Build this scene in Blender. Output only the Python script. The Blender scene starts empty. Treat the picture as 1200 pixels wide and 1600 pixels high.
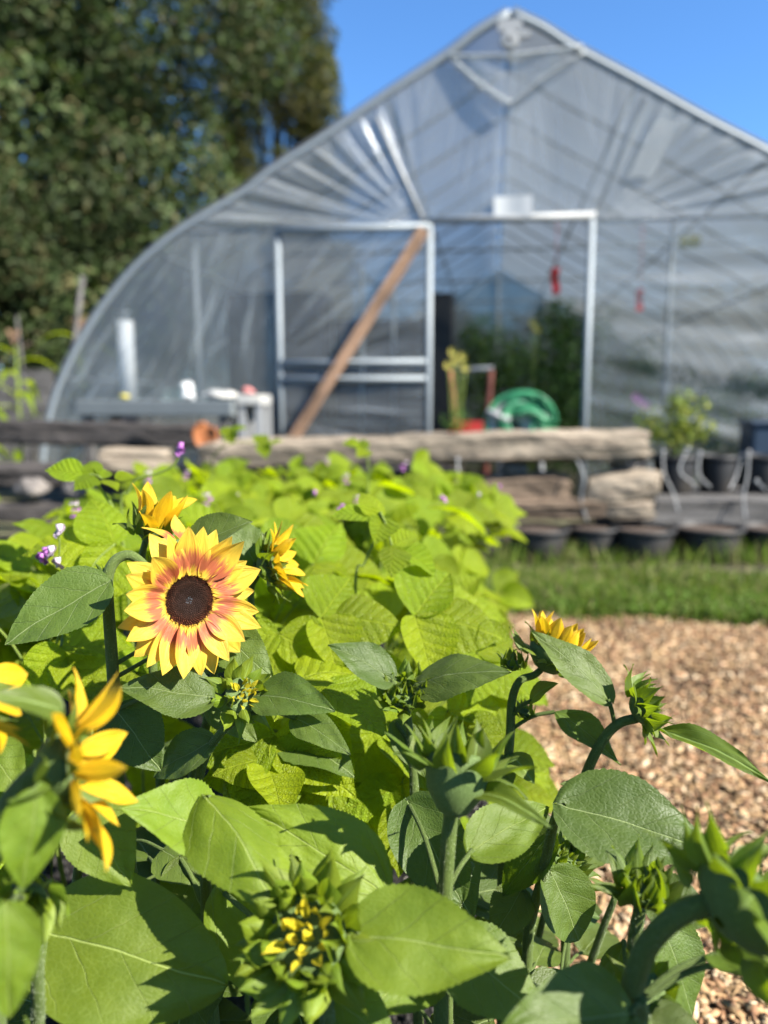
import bpy, math, random
import numpy as np
from mathutils import Vector, Matrix, Euler, noise as mnoise
R = math.radians
rnd = random.Random(7)
scene = bpy.context.scene
COL = scene.collection

# ------------------------------------------------------------------ camera, sky, sun, exposure
FPX = 1200.0                       # focal length in photo pixels (1200 x 1600 frame)
PITCH = math.atan(175 / FPX)
CAM = Vector((0, 0, 1.0))
cd = bpy.data.cameras.new('camera')
cam = bpy.data.objects.new('camera', cd); COL.objects.link(cam)
cam.location = CAM; cam.rotation_euler = (R(90) - PITCH, 0, 0)
cd.sensor_fit = 'VERTICAL'; cd.sensor_height = 36; cd.lens = 27
cd.clip_start = 0.02; cd.clip_end = 2000
cd.dof.use_dof = True; cd.dof.focus_distance = 0.75; cd.dof.aperture_fstop = 2.7
scene.camera = cam
SUN = Vector((0.66, -0.36, 0.66)).normalized()
world = bpy.data.worlds.new('World'); scene.world = world; world.use_nodes = True
wn = world.node_tree.nodes; wl = world.node_tree.links
sky = wn.new('ShaderNodeTexSky'); sky.sky_type = 'NISHITA'; sky.sun_disc = False
sky.sun_elevation = math.asin(SUN.z); sky.sun_rotation = math.atan2(SUN.x, SUN.y)
sky.air_density = 1.0; sky.dust_density = 0.1; sky.ozone_density = 4.0; sky.altitude = 300
wn['Background'].inputs[1].default_value = 0.055
tint = wn.new('ShaderNodeMix'); tint.data_type = 'RGBA'; tint.blend_type = 'MULTIPLY'; tint.inputs[0].default_value = 1; tint.inputs[7].default_value = (.68, 1.0, 1.26, 1)
wl.new(sky.outputs[0], tint.inputs[6]); wl.new(tint.outputs[2], wn['Background'].inputs[0])
sl = bpy.data.lights.new('sun', 'SUN'); sl.energy = 5.0; sl.angle = R(0.5); sl.color = (1, 0.95, 0.86)
so = bpy.data.objects.new('sun', sl); COL.objects.link(so)
so.rotation_euler = SUN.to_track_quat('Z', 'Y').to_euler()
scene.view_settings.view_transform = 'Standard'; scene.view_settings.look = 'None'
scene.view_settings.exposure = 1.92; scene.view_settings.gamma = 1
scene.cycles.use_denoising = True
scene.cycles.max_bounces = 10; scene.cycles.transparent_max_bounces = 24
scene.cycles.transmission_bounces = 4; scene.cycles.diffuse_bounces = 4; scene.cycles.glossy_bounces = 3
scene.cycles.sample_clamp_indirect = 6; scene.cycles.caustics_reflective = False; scene.cycles.caustics_refractive = False

def ray(px, py):
    x = (px - 600) / FPX; y = (800 - py) / FPX
    return Vector((x, math.cos(PITCH) + y * math.sin(PITCH), -math.sin(PITCH) + y * math.cos(PITCH)))
def at(px, py, Y):
    """world point seen at a photo pixel, Y metres in front of the lens"""
    d = ray(px, py); return CAM + d * (Y / d.y)

# ------------------------------------------------------------------ object helpers
W = {}
def place(o, M, parent=None):
    if parent is not None:
        o.parent = parent; o.matrix_basis = W[parent.name].inverted() @ M
    else:
        o.matrix_basis = M
    W[o.name] = M
    return o
def mo(name, mesh, M=None, parent=None, **props):
    o = bpy.data.objects.new(name, mesh); COL.objects.link(o)
    place(o, M if M is not None else Matrix(), parent)
    for k, v in props.items(): o[k] = v
    return o
def thing(name, label, cat, loc=(0, 0, 0), rot=None, group=None):
    o = bpy.data.objects.new(name, None); COL.objects.link(o); o.empty_display_size = 0.05
    M = Matrix.Translation(Vector(loc))
    if rot is not None: M = M @ Matrix.Rotation(rot, 4, 'Z')
    place(o, M); o['label'] = label; o['category'] = cat
    if group: o['group'] = group
    return o
def frame(pos, xdir, zhint, s=1.0, sy=None, sz=None):
    """matrix with local x along xdir and z as near zhint as possible"""
    x = Vector(xdir).normalized(); z = Vector(zhint); z = z - x * z.dot(x)
    if z.length < 1e-4: z = Vector((0, 0, 1)) - x * x.z
    if z.length < 1e-4: z = Vector((0, 1, 0))
    z.normalize(); y = z.cross(x)
    sy = s if sy is None else sy; sz = s if sz is None else sz
    M = Matrix(((x.x * s, y.x * sy, z.x * sz, pos[0]), (x.y * s, y.y * sy, z.y * sz, pos[1]), (x.z * s, y.z * sy, z.z * sz, pos[2]), (0, 0, 0, 1)))
    return M

class MB:
    """collects shapes of ONE object"""
    def __init__(s): s.v = []; s.f = []; s.uv = []; s.col = []; s.smooth = True
    def add(s, vs, fs, uvs=None, col=None):
        n = len(s.v); s.v += [tuple(v) for v in vs]
        s.f += [tuple(i + n for i in f) for f in fs]
        s.uv += list(uvs) if uvs is not None else [(0, 0)] * len(vs)
        s.col += [col if col is not None else (1, 1, 1)] * len(vs)
    def box(s, c, size, M=None, col=None, jit=0):
        sx, sy, sz = [a / 2 for a in size]; vs = []
        for dx, dy, dz in ((-1,-1,-1),(1,-1,-1),(1,1,-1),(-1,1,-1),(-1,-1,1),(1,-1,1),(1,1,1),(-1,1,1)):
            v = Vector((dx * sx, dy * sy, dz * sz))
            if jit: v += Vector((rnd.uniform(-jit, jit), rnd.uniform(-jit, jit), rnd.uniform(-jit, jit)))
            if M is not None: v = M @ v
            vs.append(v + Vector(c))
        s.add(vs, ((0,3,2,1),(4,5,6,7),(0,1,5,4),(1,2,6,5),(2,3,7,6),(3,0,4,7)), col=col)
    def tube(s, pts, rad, n=8, caps=True, col=None):
        pts = [Vector(p) for p in pts]
        if not hasattr(rad, '__len__'): rad = [rad] * len(pts)
        vs = []; uv = []; up = None; L = 0
        for i, p in enumerate(pts):
            t = (pts[min(i + 1, len(pts) - 1)] - pts[max(i - 1, 0)]).normalized()
            if up is None:
                up = t.orthogonal().normalized()
            else:
                up = (up - t * up.dot(t)).normalized()
            b = t.cross(up)
            if i: L += (p - pts[i - 1]).length
            for k in range(n):
                a = 2 * math.pi * k / n
                vs.append(p + (up * math.cos(a) + b * math.sin(a)) * rad[i]); uv.append((L, k / n))
        fs = []
        for i in range(len(pts) - 1):
            for k in range(n):
                fs.append((i * n + k, i * n + (k + 1) % n, (i + 1) * n + (k + 1) % n, (i + 1) * n + k))
        if caps:
            fs.append(tuple(reversed(range(n)))); fs.append(tuple(range((len(pts) - 1) * n, len(pts) * n)))
        s.add(vs, fs, uv, col)
    def grid(s, fn, nu, nv, col=None):
        vs = []; uv = []; fs = []
        for i in range(nu + 1):
            for j in range(nv + 1):
                u, v = i / nu, j / nv
                p = fn(u, v)
                vs.append(p[0] if isinstance(p[0], (tuple, Vector, list)) else p)
                uv.append(p[1] if isinstance(p[0], (tuple, Vector, list)) else (u, v))
        for i in range(nu):
            for j in range(nv):
                a = i * (nv + 1) + j
                fs.append((a, a + nv + 1, a + nv + 2, a + 1))
        s.add(vs, fs, uv, col)
    def lathe(s, prof, n=20, M=None, col=None):
        vs = []; fs = []
        for r, z in prof:
            for k in range(n):
                a = 2 * math.pi * k / n; v = Vector((r * math.cos(a), r * math.sin(a), z))
                vs.append(M @ v if M is not None else v)
        for i in range(len(prof) - 1):
            for k in range(n):
                fs.append((i * n + k, i * n + (k + 1) % n, (i + 1) * n + (k + 1) % n, (i + 1) * n + k))
        s.add(vs, fs, None, col)
    def mesh(s, name, mat, smooth=True, colors=False):
        me = bpy.data.meshes.new(name)
        me.from_pydata(s.v, [], s.f)
        uvl = me.uv_layers.new(name='UVMap')
        li = np.empty(len(me.loops), dtype=np.int32); me.loops.foreach_get('vertex_index', li)
        uv = np.array(s.uv, dtype=np.float32)[li]
        uvl.data.foreach_set('uv', uv.ravel())
        if colors:
            a = me.color_attributes.new('tint', 'FLOAT_COLOR', 'POINT')
            c = np.ones((len(s.v), 4), dtype=np.float32); c[:, :3] = np.array(s.col, dtype=np.float32)
            a.data.foreach_set('color', c.ravel())
        if smooth: me.polygons.foreach_set('use_smooth', [True] * len(me.polygons))
        me.materials.append(mat)
        return me
def npmesh(name, V, F, mat, tint=None, smooth=False):
    """V (n,3), F (m,k) fast mesh"""
    me = bpy.data.meshes.new(name)
    k = F.shape[1]
    me.vertices.add(len(V)); me.vertices.foreach_set('co', V.astype(np.float32).ravel())
    me.loops.add(F.size); me.loops.foreach_set('vertex_index', F.astype(np.int32).ravel())
    me.polygons.add(len(F)); me.polygons.foreach_set('loop_start', np.arange(0, F.size, k, dtype=np.int32))
    me.polygons.foreach_set('loop_total', np.full(len(F), k, dtype=np.int32))
    if smooth: me.polygons.foreach_set('use_smooth', [True] * len(F))
    me.update(calc_edges=True)
    if tint is not None:
        a = me.color_attributes.new('tint', 'FLOAT_COLOR', 'POINT')
        c = np.ones((len(V), 4), dtype=np.float32); c[:, :3] = tint
        a.data.foreach_set('color', c.ravel())
    me.materials.append(mat)
    return me
def smooth_pts(pts, n=6):
    pts = [Vector(p) for p in pts]
    P = [pts[0] * 2 - pts[1]] + pts + [pts[-1] * 2 - pts[-2]]
    out = []
    for i in range(1, len(P) - 2):
        for k in range(n):
            t = k / n; a, b, c, d = P[i - 1], P[i], P[i + 1], P[i + 2]
            out.append(0.5 * ((2 * b) + (c - a) * t + (2 * a - 5 * b + 4 * c - d) * t * t + (3 * b - a - 3 * c + d) * t ** 3))
    out.append(pts[-1]); return out

# ------------------------------------------------------------------ materials
class N:
    def __init__(s, name):
        s.m = bpy.data.materials.new(name); s.m.use_nodes = True; s.nt = s.m.node_tree; s.nt.nodes.clear()
        s.out = s.nt.nodes.new('ShaderNodeOutputMaterial')
    def n(s, t, **k):
        x = s.nt.nodes.new('ShaderNode' + t)
        for a, v in k.items(): setattr(x, a, v)
        return x
    def l(s, a, b): s.nt.links.new(a, b)
    def set(s, node, i, v):
        if isinstance(v, bpy.types.NodeSocket): s.l(v, node.inputs[i])
        elif isinstance(v, tuple) and len(v) == 3 and node.inputs[i].type == 'RGBA': node.inputs[i].default_value = (*v, 1)
        else: node.inputs[i].default_value = v
    def math(s, op, a, b=0.0, c=None, clamp=False):
        x = s.n('Math', operation=op, use_clamp=clamp); s.set(x, 0, a); s.set(x, 1, b)
        if c is not None: s.set(x, 2, c)
        return x.outputs[0]
    def ramp(s, v, a, b, c=0.0, d=1.0, smooth=False):
        x = s.n('MapRange'); x.interpolation_type = 'SMOOTHSTEP' if smooth else 'LINEAR'
        s.set(x, 0, v); s.set(x, 1, a); s.set(x, 2, b); s.set(x, 3, c); s.set(x, 4, d); return x.outputs[0]
    def mix(s, f, a, b, blend='MIX'):
        x = s.n('Mix', data_type='RGBA', blend_type=blend); s.set(x, 0, f); s.set(x, 6, a); s.set(x, 7, b); return x.outputs[2]
    def noise(s, vec, scale, detail=3, rough=0.55, out=0, dim='3D'):
        x = s.n('TexNoise', noise_dimensions=dim)
        if vec is not None: s.l(vec, x.inputs['Vector'])
        x.inputs['Scale'].default_value = scale; x.inputs['Detail'].default_value = detail; x.inputs['Roughness'].default_value = rough
        return x.outputs[out]
    def voro(s, vec, scale, feature='F1', out=0):
        x = s.n('TexVoronoi', feature=feature)
        if vec is not None: s.l(vec, x.inputs['Vector'])
        x.inputs['Scale'].default_value = scale; return x.outputs[out]
    def coord(s, which='Object'): return s.n('TexCoord').outputs[which]
    def mapping(s, vec, scale=(1, 1, 1), rot=(0, 0, 0), loc=(0, 0, 0)):
        x = s.n('Mapping'); s.l(vec, x.inputs[0]); x.inputs['Scale'].default_value = scale; x.inputs['Rotation'].default_value = rot; x.inputs['Location'].default_value = loc
        return x.outputs[0]
    def bump(s, h, strength=0.5, dist=0.01, normal=None):
        x = s.n('Bump'); s.l(h, x.inputs['Height']); x.inputs['Strength'].default_value = strength; x.inputs['Distance'].default_value = dist
        if normal is not None: s.l(normal, x.inputs['Normal'])
        return x.outputs[0]
    def pbr(s, col, rough=0.6, normal=None, spec=0.5, metal=0.0):
        x = s.n('BsdfPrincipled'); s.set(x, 'Base Color', col); s.set(x, 'Roughness', rough); s.set(x, 'Specular IOR Level', spec); s.set(x, 'Metallic', metal)
        if normal is not None: s.l(normal, x.inputs['Normal'])
        return x
    def finish(s, sh): s.l(sh.outputs[0], s.out.inputs[0]); return s.m
    def rand(s): return s.n('ObjectInfo').outputs['Random']

def mat_plain(name, col, rough=0.6, var=0.25, scale=20, bump=0.3, bd=0.004, metal=0.0, spec=0.4, dirt=None):
    k = N(name); c = k.coord(); n1 = k.noise(c, scale, 5); n2 = k.noise(c, scale * 6, 3)
    cc = k.mix(k.math('MULTIPLY', n1, var * 2), col, tuple(a * 0.55 for a in col))
    if dirt: cc = k.mix(k.ramp(k.noise(c, scale * 0.4, 6), .5, .7), cc, dirt)
    nm = k.bump(n2, bump, bd)
    return k.finish(k.pbr(cc, rough, nm, spec, metal))
def mat_tint(name, rough=0.7, trans=0.0, spec=0.3, sat=1.0):
    """colour of each piece comes from its own tint attribute"""
    k = N(name); a = k.n('Attribute', attribute_name='tint'); col = a.outputs['Color']
    n1 = k.noise(k.coord(), 90, 3)
    col = k.mix(k.math('MULTIPLY', n1, .5), col, k.mix(1.0, col, (.6, .55, .5), 'MULTIPLY'))
    p = k.pbr(col, rough, None, spec)
    if trans <= 0: return k.finish(p)
    t = k.n('BsdfTranslucent'); k.l(k.mix(1.0, col, (1.2, 1.4, .6), 'MULTIPLY'), t.inputs[0])
    m = k.n('MixShader'); m.inputs[0].default_value = trans; k.l(p.outputs[0], m.inputs[1]); k.l(t.outputs[0], m.inputs[2])
    return k.finish(m)

def mat_leaf(name, base, vein, trans_col, trans=0.35, n_lat=6.5, slope=0.75, quilt=0.5, rough=0.45, spec=0.3, veinw=0.05, mid=0.011, pits=False, bumpd=0.004, sheen=0.0, warp=.05, latv=.62):
    k = N(name); uv = k.n('UVMap'); uv.uv_map = 'UVMap'
    sp = k.n('SeparateXYZ'); k.l(uv.outputs[0], sp.inputs[0]); x = sp.outputs[0]; y = k.math('SUBTRACT', sp.outputs[1], .5)
    rv = k.rand()
    nw = k.math('MULTIPLY', k.math('SUBTRACT', k.noise(k.mapping(uv.outputs[0], (1, 1, 1)), 3.0, 2), .5), warp)
    y = k.math('ADD', y, k.math('MULTIPLY', nw, .4)); a = k.math('ABSOLUTE', y)
    midm = k.ramp(a, mid * .5, mid * 1.6, 1, 0, True)
    sgn = k.math('MULTIPLY', k.math('SIGN', y), .23)
    q = k.math('SUBTRACT', x, k.math('MULTIPLY', k.math('POWER', a, .85), slope))
    q = k.math('ADD', q, k.math('ADD', nw, sgn)); fq = k.math('FRACT', k.math('MULTIPLY', k.math('ADD', q, 2.0), n_lat))
    d = k.math('ABSOLUTE', k.math('SUBTRACT', fq, .5))             # .5 on the vein, 0 between veins
    lat = k.ramp(d, .5 - veinw, .5, 0, 1, True)
    lat = k.math('MULTIPLY', lat, k.ramp(a, .32, .48, 1, 0.15))
    net = k.voro(k.mapping(uv.outputs[0], (1, .8, 1)), 26, 'DISTANCE_TO_EDGE'); netm = k.ramp(net, 0.0, .055, 1, 0, True)
    vm = k.math('MAXIMUM', midm, k.math('MULTIPLY', lat, latv)); vm2 = k.math('MAXIMUM', vm, k.math('MULTIPLY', netm, .16))
    n1 = k.noise(uv.outputs[0], 4, 4); n2 = k.noise(uv.outputs[0], 45, 3)
    hs = k.n('HueSaturation'); hs.inputs['Hue'].default_value = .5
    k.l(k.ramp(rv, 0, 1, .68, 1.18), hs.inputs['Value']); k.l(k.ramp(k.math('FRACT', k.math('MULTIPLY', rv, 7.3)), 0, 1, .486, .510), hs.inputs['Hue'])
    c0 = k.mix(k.ramp(n1, .35, .7), base, tuple(b * f for b, f in zip(base, (.78, .85, .8)))); 
    c0 = k.mix(k.math('MULTIPLY', n2, .25), c0, tuple(b * .6 for b in base))
    k.l(c0, hs.inputs['Color']); col = k.mix(k.math('MULTIPLY', vm2, .75), hs.outputs[0], vein)
    if pits:                                                         # small brown specks and nibbles
        sp_ = k.ramp(k.voro(k.mapping(uv.outputs[0], (1, 1, 1), loc=(3, 1, 0)), 7), .0, .05, 1, 0)
        keep = k.ramp(k.noise(uv.outputs[0], 3.7, 1), .55, .6)
        col = k.mix(k.math('MULTIPLY', sp_, keep), col, (.16, .12, .05))
    h = k.math('MULTIPLY', vm, -.45)
    if quilt: h = k.math('ADD', h, k.math('MULTIPLY', k.math('SUBTRACT', .5, k.math('MULTIPLY', d, 1.2)), quilt * 2))
    if quilt: h = k.math('ADD', h, k.math('MULTIPLY', k.ramp(net, 0, .25), quilt * .6))
    h = k.math('ADD', h, k.math('MULTIPLY', n2, .2)); nm = k.bump(h, .8, bumpd)
    p = k.pbr(col, k.ramp(n1, .2, .8, rough - .05, rough + .12), nm, spec)
    p.inputs['Sheen Weight'].default_value = sheen; p.inputs['Sheen Tint'].default_value = (.7, .8, .6, 1)
    t = k.n('BsdfTranslucent'); k.l(k.mix(k.math('MULTIPLY', vm2, .6), trans_col, tuple(c * .45 for c in trans_col)), t.inputs[0]); k.l(nm, t.inputs['Normal'])
    m = k.n('MixShader'); m.inputs[0].default_value = trans; k.l(p.outputs[0], m.inputs[1]); k.l(t.outputs[0], m.inputs[2])
    return k.finish(m)

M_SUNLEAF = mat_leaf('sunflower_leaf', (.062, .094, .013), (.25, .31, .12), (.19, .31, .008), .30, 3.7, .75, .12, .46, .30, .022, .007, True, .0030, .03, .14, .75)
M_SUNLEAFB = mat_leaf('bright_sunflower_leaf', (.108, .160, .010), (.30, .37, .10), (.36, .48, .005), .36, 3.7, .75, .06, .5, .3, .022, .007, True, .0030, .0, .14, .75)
M_BEAN = mat_leaf('bean_leaf', (.155, .208, .004), (.26, .32, .02), (.50, .64, .002), .44, 6.3, .55, .40, .48, .24, .045, .010, False, .0042)
M_BRACT = mat_leaf('bract', (.085, .125, .009), (.20, .28, .07), (.26, .36, .008), .38, 3, 1.5, .1, .5, .4, .04, .03, False, .001)
M_YOUNG = mat_leaf('young_bract', (.135, .19, .010), (.2, .28, .05), (.26, .35, .01), .35, 3, 1.5, .1, .5, .4, .04, .03, False, .001)

def mat_stem(name, col, dark, hair=True):
    k = N(name); uv = k.n('UVMap'); uv.uv_map = 'UVMap'; c = k.coord()
    st = k.noise(k.mapping(uv.outputs[0], (8, 9, 1)), 5, 4); n2 = k.noise(c, 900, 2); n1 = k.noise(c, 25, 4)
    cc = k.mix(k.ramp(st, .35, .7), col, dark); cc = k.mix(k.ramp(n2, .58, .7, 0, .5), cc, tuple(min(1, a * 2.4 + .05) for a in col))
    nm = k.bump(k.math('ADD', k.math('MULTIPLY', st, 1.5), n2), .7, .0012)
    p = k.pbr(cc, .6, nm, .2); p.inputs['Sheen Weight'].default_value = .06; p.inputs['Sheen Tint'].default_value = (.8, .9, .7, 1)
    t = k.n('BsdfTranslucent'); t.inputs[0].default_value = (.18, .26, .03, 1)
    m = k.n('MixShader'); m.inputs[0].default_value = .12; k.l(p.outputs[0], m.inputs[1]); k.l(t.outputs[0], m.inputs[2])
    return k.finish(m)
M_STEM = mat_stem('sunflower_stem', (.085, .12, .025), (.045, .07, .014))
M_BEANSTEM = mat_stem('bean_stem', (.15, .20, .03), (.09, .13, .02))

def mat_petal(name, tip, red, redness=1.0):
    k = N(name); uv = k.n('UVMap'); uv.uv_map = 'UVMap'; sp = k.n('SeparateXYZ'); k.l(uv.outputs[0], sp.inputs[0]); x = sp.outputs[0]
    rv = k.rand(); off = k.n('CombineXYZ'); k.l(k.math('MULTIPLY', rv, 20), off.inputs[2]); va = k.n('VectorMath', operation='ADD'); k.l(uv.outputs[0], va.inputs[0]); k.l(off.outputs[0], va.inputs[1])
    streak = k.noise(k.mapping(va.outputs[0], (1.1, 10, 1)), 1.6, 3); fine = k.noise(k.mapping(va.outputs[0], (2, 34, 1)), 1.5, 2)
    xx = k.math('ADD', x, k.math('MULTIPLY', k.math('SUBTRACT', streak, .5), .55)); xx = k.math('ADD', xx, k.math('MULTIPLY', k.math('SUBTRACT', rv, .5), .16))
    m1 = k.ramp(xx, .02, .14, 0, 1, True); m2 = k.ramp(xx, .30, .55, 1, 0, True)
    rm = k.math('MULTIPLY', k.math('MULTIPLY', m1, m2), .9 * redness)
    ty = k.mix(k.ramp(fine, .4, .65, 0, .45), tip, (tip[0] * .92, tip[1] * .72, tip[2] * .5)); ty = k.mix(k.ramp(x, .75, 1, 0, .4), ty, (.56, .40, .05))
    col = k.mix(rm, ty, red)
    h = k.math('ADD', k.math('MULTIPLY', fine, .6), k.math('MULTIPLY', streak, .8)); nm = k.bump(h, .7, .0018)
    p = k.pbr(col, .48, nm, .35)
    t = k.n('BsdfTranslucent'); k.l(col, t.inputs[0])
    m = k.n('MixShader'); m.inputs[0].default_value = .38; k.l(p.outputs[0], m.inputs[1]); k.l(t.outputs[0], m.inputs[2])
    return k.finish(m)
M_PETAL = mat_petal('bicolour_petal', (.68, .46, .045), (.38, .078, .048))
M_PETALY = mat_petal('yellow_petal', (.66, .43, .010), (.62, .33, .01), .4)
M_PETALO = mat_petal('orange_petal', (.56, .30, .02), (.45, .14, .03), .6)

def mat_film(name, base_op, streak_op, body, tint=(.93, .95, .96), freq=(40, 1.5, 1), rough=.22, bumpd=.01, gloss=.10):
    k = N(name); uv = k.n('UVMap'); uv.uv_map = 'UVMap'
    v1 = k.mapping(uv.outputs[0], freq); v2 = k.mapping(uv.outputs[0], (freq[0] * 2.7, freq[1] * 1.7, 1), loc=(3, 5, 0))
    a = k.noise(v1, 1.0, 3, .6); b = k.noise(v2, 1.0, 3, .6); c = k.noise(k.coord(), 1.3, 3)
    s1 = k.ramp(a, .50, .66, 0, 1, True); s2 = k.ramp(b, .55, .72, 0, .7, True)
    st = k.math('MAXIMUM', s1, s2); st = k.math('MULTIPLY', st, k.ramp(c, .35, .65, .35, 1))
    op = k.math('ADD', k.math('MULTIPLY', st, streak_op), base_op); op = k.math('ADD', op, k.math('MULTIPLY', k.math('SUBTRACT', c, .5), .15), clamp=True)
    nm = k.bump(k.math('ADD', a, k.math('MULTIPLY', b, .5)), .9, bumpd)
    tr = k.n('BsdfTransparent'); tr.inputs[0].default_value = (*tint, 1)
    df = k.n('BsdfDiffuse'); df.inputs[0].default_value = (*body, 1); k.l(nm, df.inputs[2])
    tl = k.n('BsdfTranslucent'); tl.inputs[0].default_value = (*body, 1); k.l(nm, tl.inputs[1])
    gl = k.n('BsdfGlossy'); gl.inputs[0].default_value = (.9, .93, .96, 1); gl.inputs['Roughness'].default_value = rough; k.l(nm, gl.inputs['Normal'])
    m0 = k.n('MixShader'); m0.inputs[0].default_value = .45; k.l(df.outputs[0], m0.inputs[1]); k.l(tl.outputs[0], m0.inputs[2])
    m1 = k.n('MixShader'); k.l(op, m1.inputs[0]); k.l(tr.outputs[0], m1.inputs[1]); k.l(m0.outputs[0], m1.inputs[2])
    fr = k.n('Fresnel'); fr.inputs[0].default_value = 1.5; k.l(nm, fr.inputs[1])
    g = k.math('ADD', k.math('MULTIPLY', fr.outputs[0], .6), k.math('MULTIPLY', st, gloss * .5), clamp=True)
    m2 = k.n('MixShader'); k.l(g, m2.inputs[0]); k.l(m1.outputs[0], m2.inputs[1]); k.l(gl.outputs[0], m2.inputs[2])
    return k.finish(m2)
M_FILM = mat_film('end_wall_film', .36, .34, (.40, .425, .43), freq=(64, 1.2, 1), bumpd=.006)
M_FILMLOW = mat_film('lower_wall_film', .21, .40, (.37, .39, .385), freq=(38, 1.2, 1), gloss=.1)
M_ROOF = mat_film('roof_film', .70, .12, (.26, .275, .28), tint=(.78, .82, .85), freq=(3, .5, 1), rough=.3, bumpd=.005, gloss=.05)
M_FARFILM = mat_film('far_film', .82, .1, (.20, .21, .20), tint=(.6, .62, .6), freq=(3, 18, 1), rough=.3, gloss=.05)
M_HEMGLARE = mat_film('hem_and_glare_film', .62, .3, (.42, .45, .46), gloss=.3)  # pale film of the rolled hem, also colours the painted wall reflection
M_BRIGHT = mat_plain('bright_white_roll', (.75, .76, .76), .5, .05)
M_SHEET = mat_plain('white_sheet', (.42, .43, .43), .5, .1)

def mat_wood(name, col, dark, scale=1.0, rough=.85):
    k = N(name); c = k.coord(); off = k.n('VectorMath', operation='ADD'); k.l(c, off.inputs[0])
    cx = k.n('CombineXYZ'); k.l(k.math('MULTIPLY', k.rand(), 30), cx.inputs[0]); k.l(cx.outputs[0], off.inputs[1])
    g = k.noise(k.mapping(off.outputs[0], (1.5 * scale, 22 * scale, 22 * scale)), 1.6, 6, .65); b = k.noise(off.outputs[0], 3 * scale, 4)
    big = k.noise(k.mapping(off.outputs[0], (1.1, 7, 9)), 1.3, 4, .7); crack = k.ramp(k.noise(k.mapping(off.outputs[0], (.7 * scale, 14 * scale, 14 * scale)), 2.2, 2), .62, .68, 0, 1)
    cc = k.mix(k.ramp(g, .3, .7), dark, col); cc = k.mix(k.ramp(b, .5, .75, 0, .5), cc, tuple(a * .6 for a in col)); cc = k.mix(k.ramp(big, .46, .56, 0, .85), cc, tuple(a * .33 for a in col)); cc = k.mix(k.math('MULTIPLY', crack, .8), cc, tuple(a * .25 for a in dark))
    nm = k.bump(k.math('SUBTRACT', g, crack), .9, .012)
    return k.finish(k.pbr(cc, rough, nm, .25))
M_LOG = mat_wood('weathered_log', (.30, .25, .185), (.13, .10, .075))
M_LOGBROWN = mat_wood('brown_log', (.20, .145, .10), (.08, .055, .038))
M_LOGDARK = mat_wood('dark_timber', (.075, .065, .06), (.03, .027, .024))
M_PLANK = mat_wood('fresh_plank', (.38, .235, .15), (.29, .17, .10), 1.3, .7)
M_GREYWOOD = mat_wood('grey_board', (.13, .125, .12), (.07, .066, .063))
M_METAL = mat_plain('galvanised_steel', (.22, .25, .27), .6, .3, 12, .25, .002, .15, .4)
M_METALW = mat_plain('pale_painted_steel', (.26, .265, .265), .5, .2, 10, .2, .002, 0, .5)
M_TABLE = mat_plain('grey_table', (.12, .135, .14), .55, .3, 8)
M_WHITE = mat_plain('white_plastic', (.32, .32, .31), .45, .15, 12, dirt=(.5, .47, .4))
M_BLACK = mat_plain('black_plastic', (.010, .010, .011), .6, .4, 12, dirt=(.03, .024, .018))
M_DARKPANEL = mat_plain('dark_panel', (.018, .022, .034), .6, .4, 3)
M_NAVY = mat_plain('navy_tote', (.02, .035, .06), .4, .3, 5)
M_RED = mat_plain('red_paint', (.42, .035, .03), .45, .3, 14)
M_REDB = mat_plain('red_ribbon', (.65, .02, .02), .5, .2, 14)
M_RUST = mat_plain('rusty_red_tube', (.30, .09, .055), .6, .4, 20)
M_GREENHOSE = mat_plain('green_hose', (.045, .24, .11), .35, .3, 12)
M_PINK = mat_plain('pink_cloth', (.40, .15, .14), .7, .2, 12)
M_YEL = mat_plain('yellow_card', (.36, .31, .05), .6, .2, 12)
M_MAG = mat_plain('magenta_bloom', (.55, .12, .45), .6, .3, 30)
M_LILAC = mat_plain('lilac_bean_flower', (.36, .12, .38), .55, .3, 200, .3, .001)
M_LILACP = mat_plain('pale_bean_flower', (.45, .36, .42), .55, .3, 200, .3, .001)
M_CLAY = mat_plain('rust_orange_clay', (.30, .10, .03), .75, .4, 40, .5, .003)
M_STONE = mat_plain('grey_stone', (.17, .15, .135), .85, .6, 14, .8, .02, dirt=(.28, .25, .22))
M_POTSOIL = mat_plain('potting_soil', (.10, .07, .05), .95, .5, 60, 1, .01)
M_TRUNK = mat_plain('bark', (.12, .09, .07), .9, .6, 8, 1, .05)
M_FOLI = mat_tint('tree_foliage', .6, .25, .12)
M_CHIP = mat_tint('wood_chip', .8, 0, .25)
M_GRASS = mat_tint('grass_blade', .6, .35, .12)
M_GRIT = mat_tint('soil_grit', .9, 0, .25)

# ------------------------------------------------------------------ ground, soil, mulch, grass
def mat_ground(name, cols, scale=30, bump=1.0, bd=.02):
    k = N(name); c = k.coord(); n1 = k.noise(c, scale * .1, 5); n2 = k.noise(c, scale, 6, .7); v = k.voro(c, scale * 2.5)
    cc = k.mix(k.ramp(n1, .35, .65), cols[0], cols[1]); cc = k.mix(k.ramp(n2, .4, .7), cc, cols[2]); cc = k.mix(k.ramp(v, 0, .6, .4, 0), cc, tuple(a * 1.7 for a in cols[0]))
    return k.finish(k.pbr(cc, .95, k.bump(k.math('ADD', n2, v), bump, bd), .2))
M_GROUND = mat_ground('garden_earth', ((.11, .085, .06), (.09, .10, .045), (.06, .05, .035)), 14)
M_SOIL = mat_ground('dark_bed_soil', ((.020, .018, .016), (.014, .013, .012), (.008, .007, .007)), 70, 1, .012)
M_MULCHB = mat_ground('mulch_base', ((.10, .06, .038), (.13, .085, .05), (.04, .026, .018)), 120, 1, .01)
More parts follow.
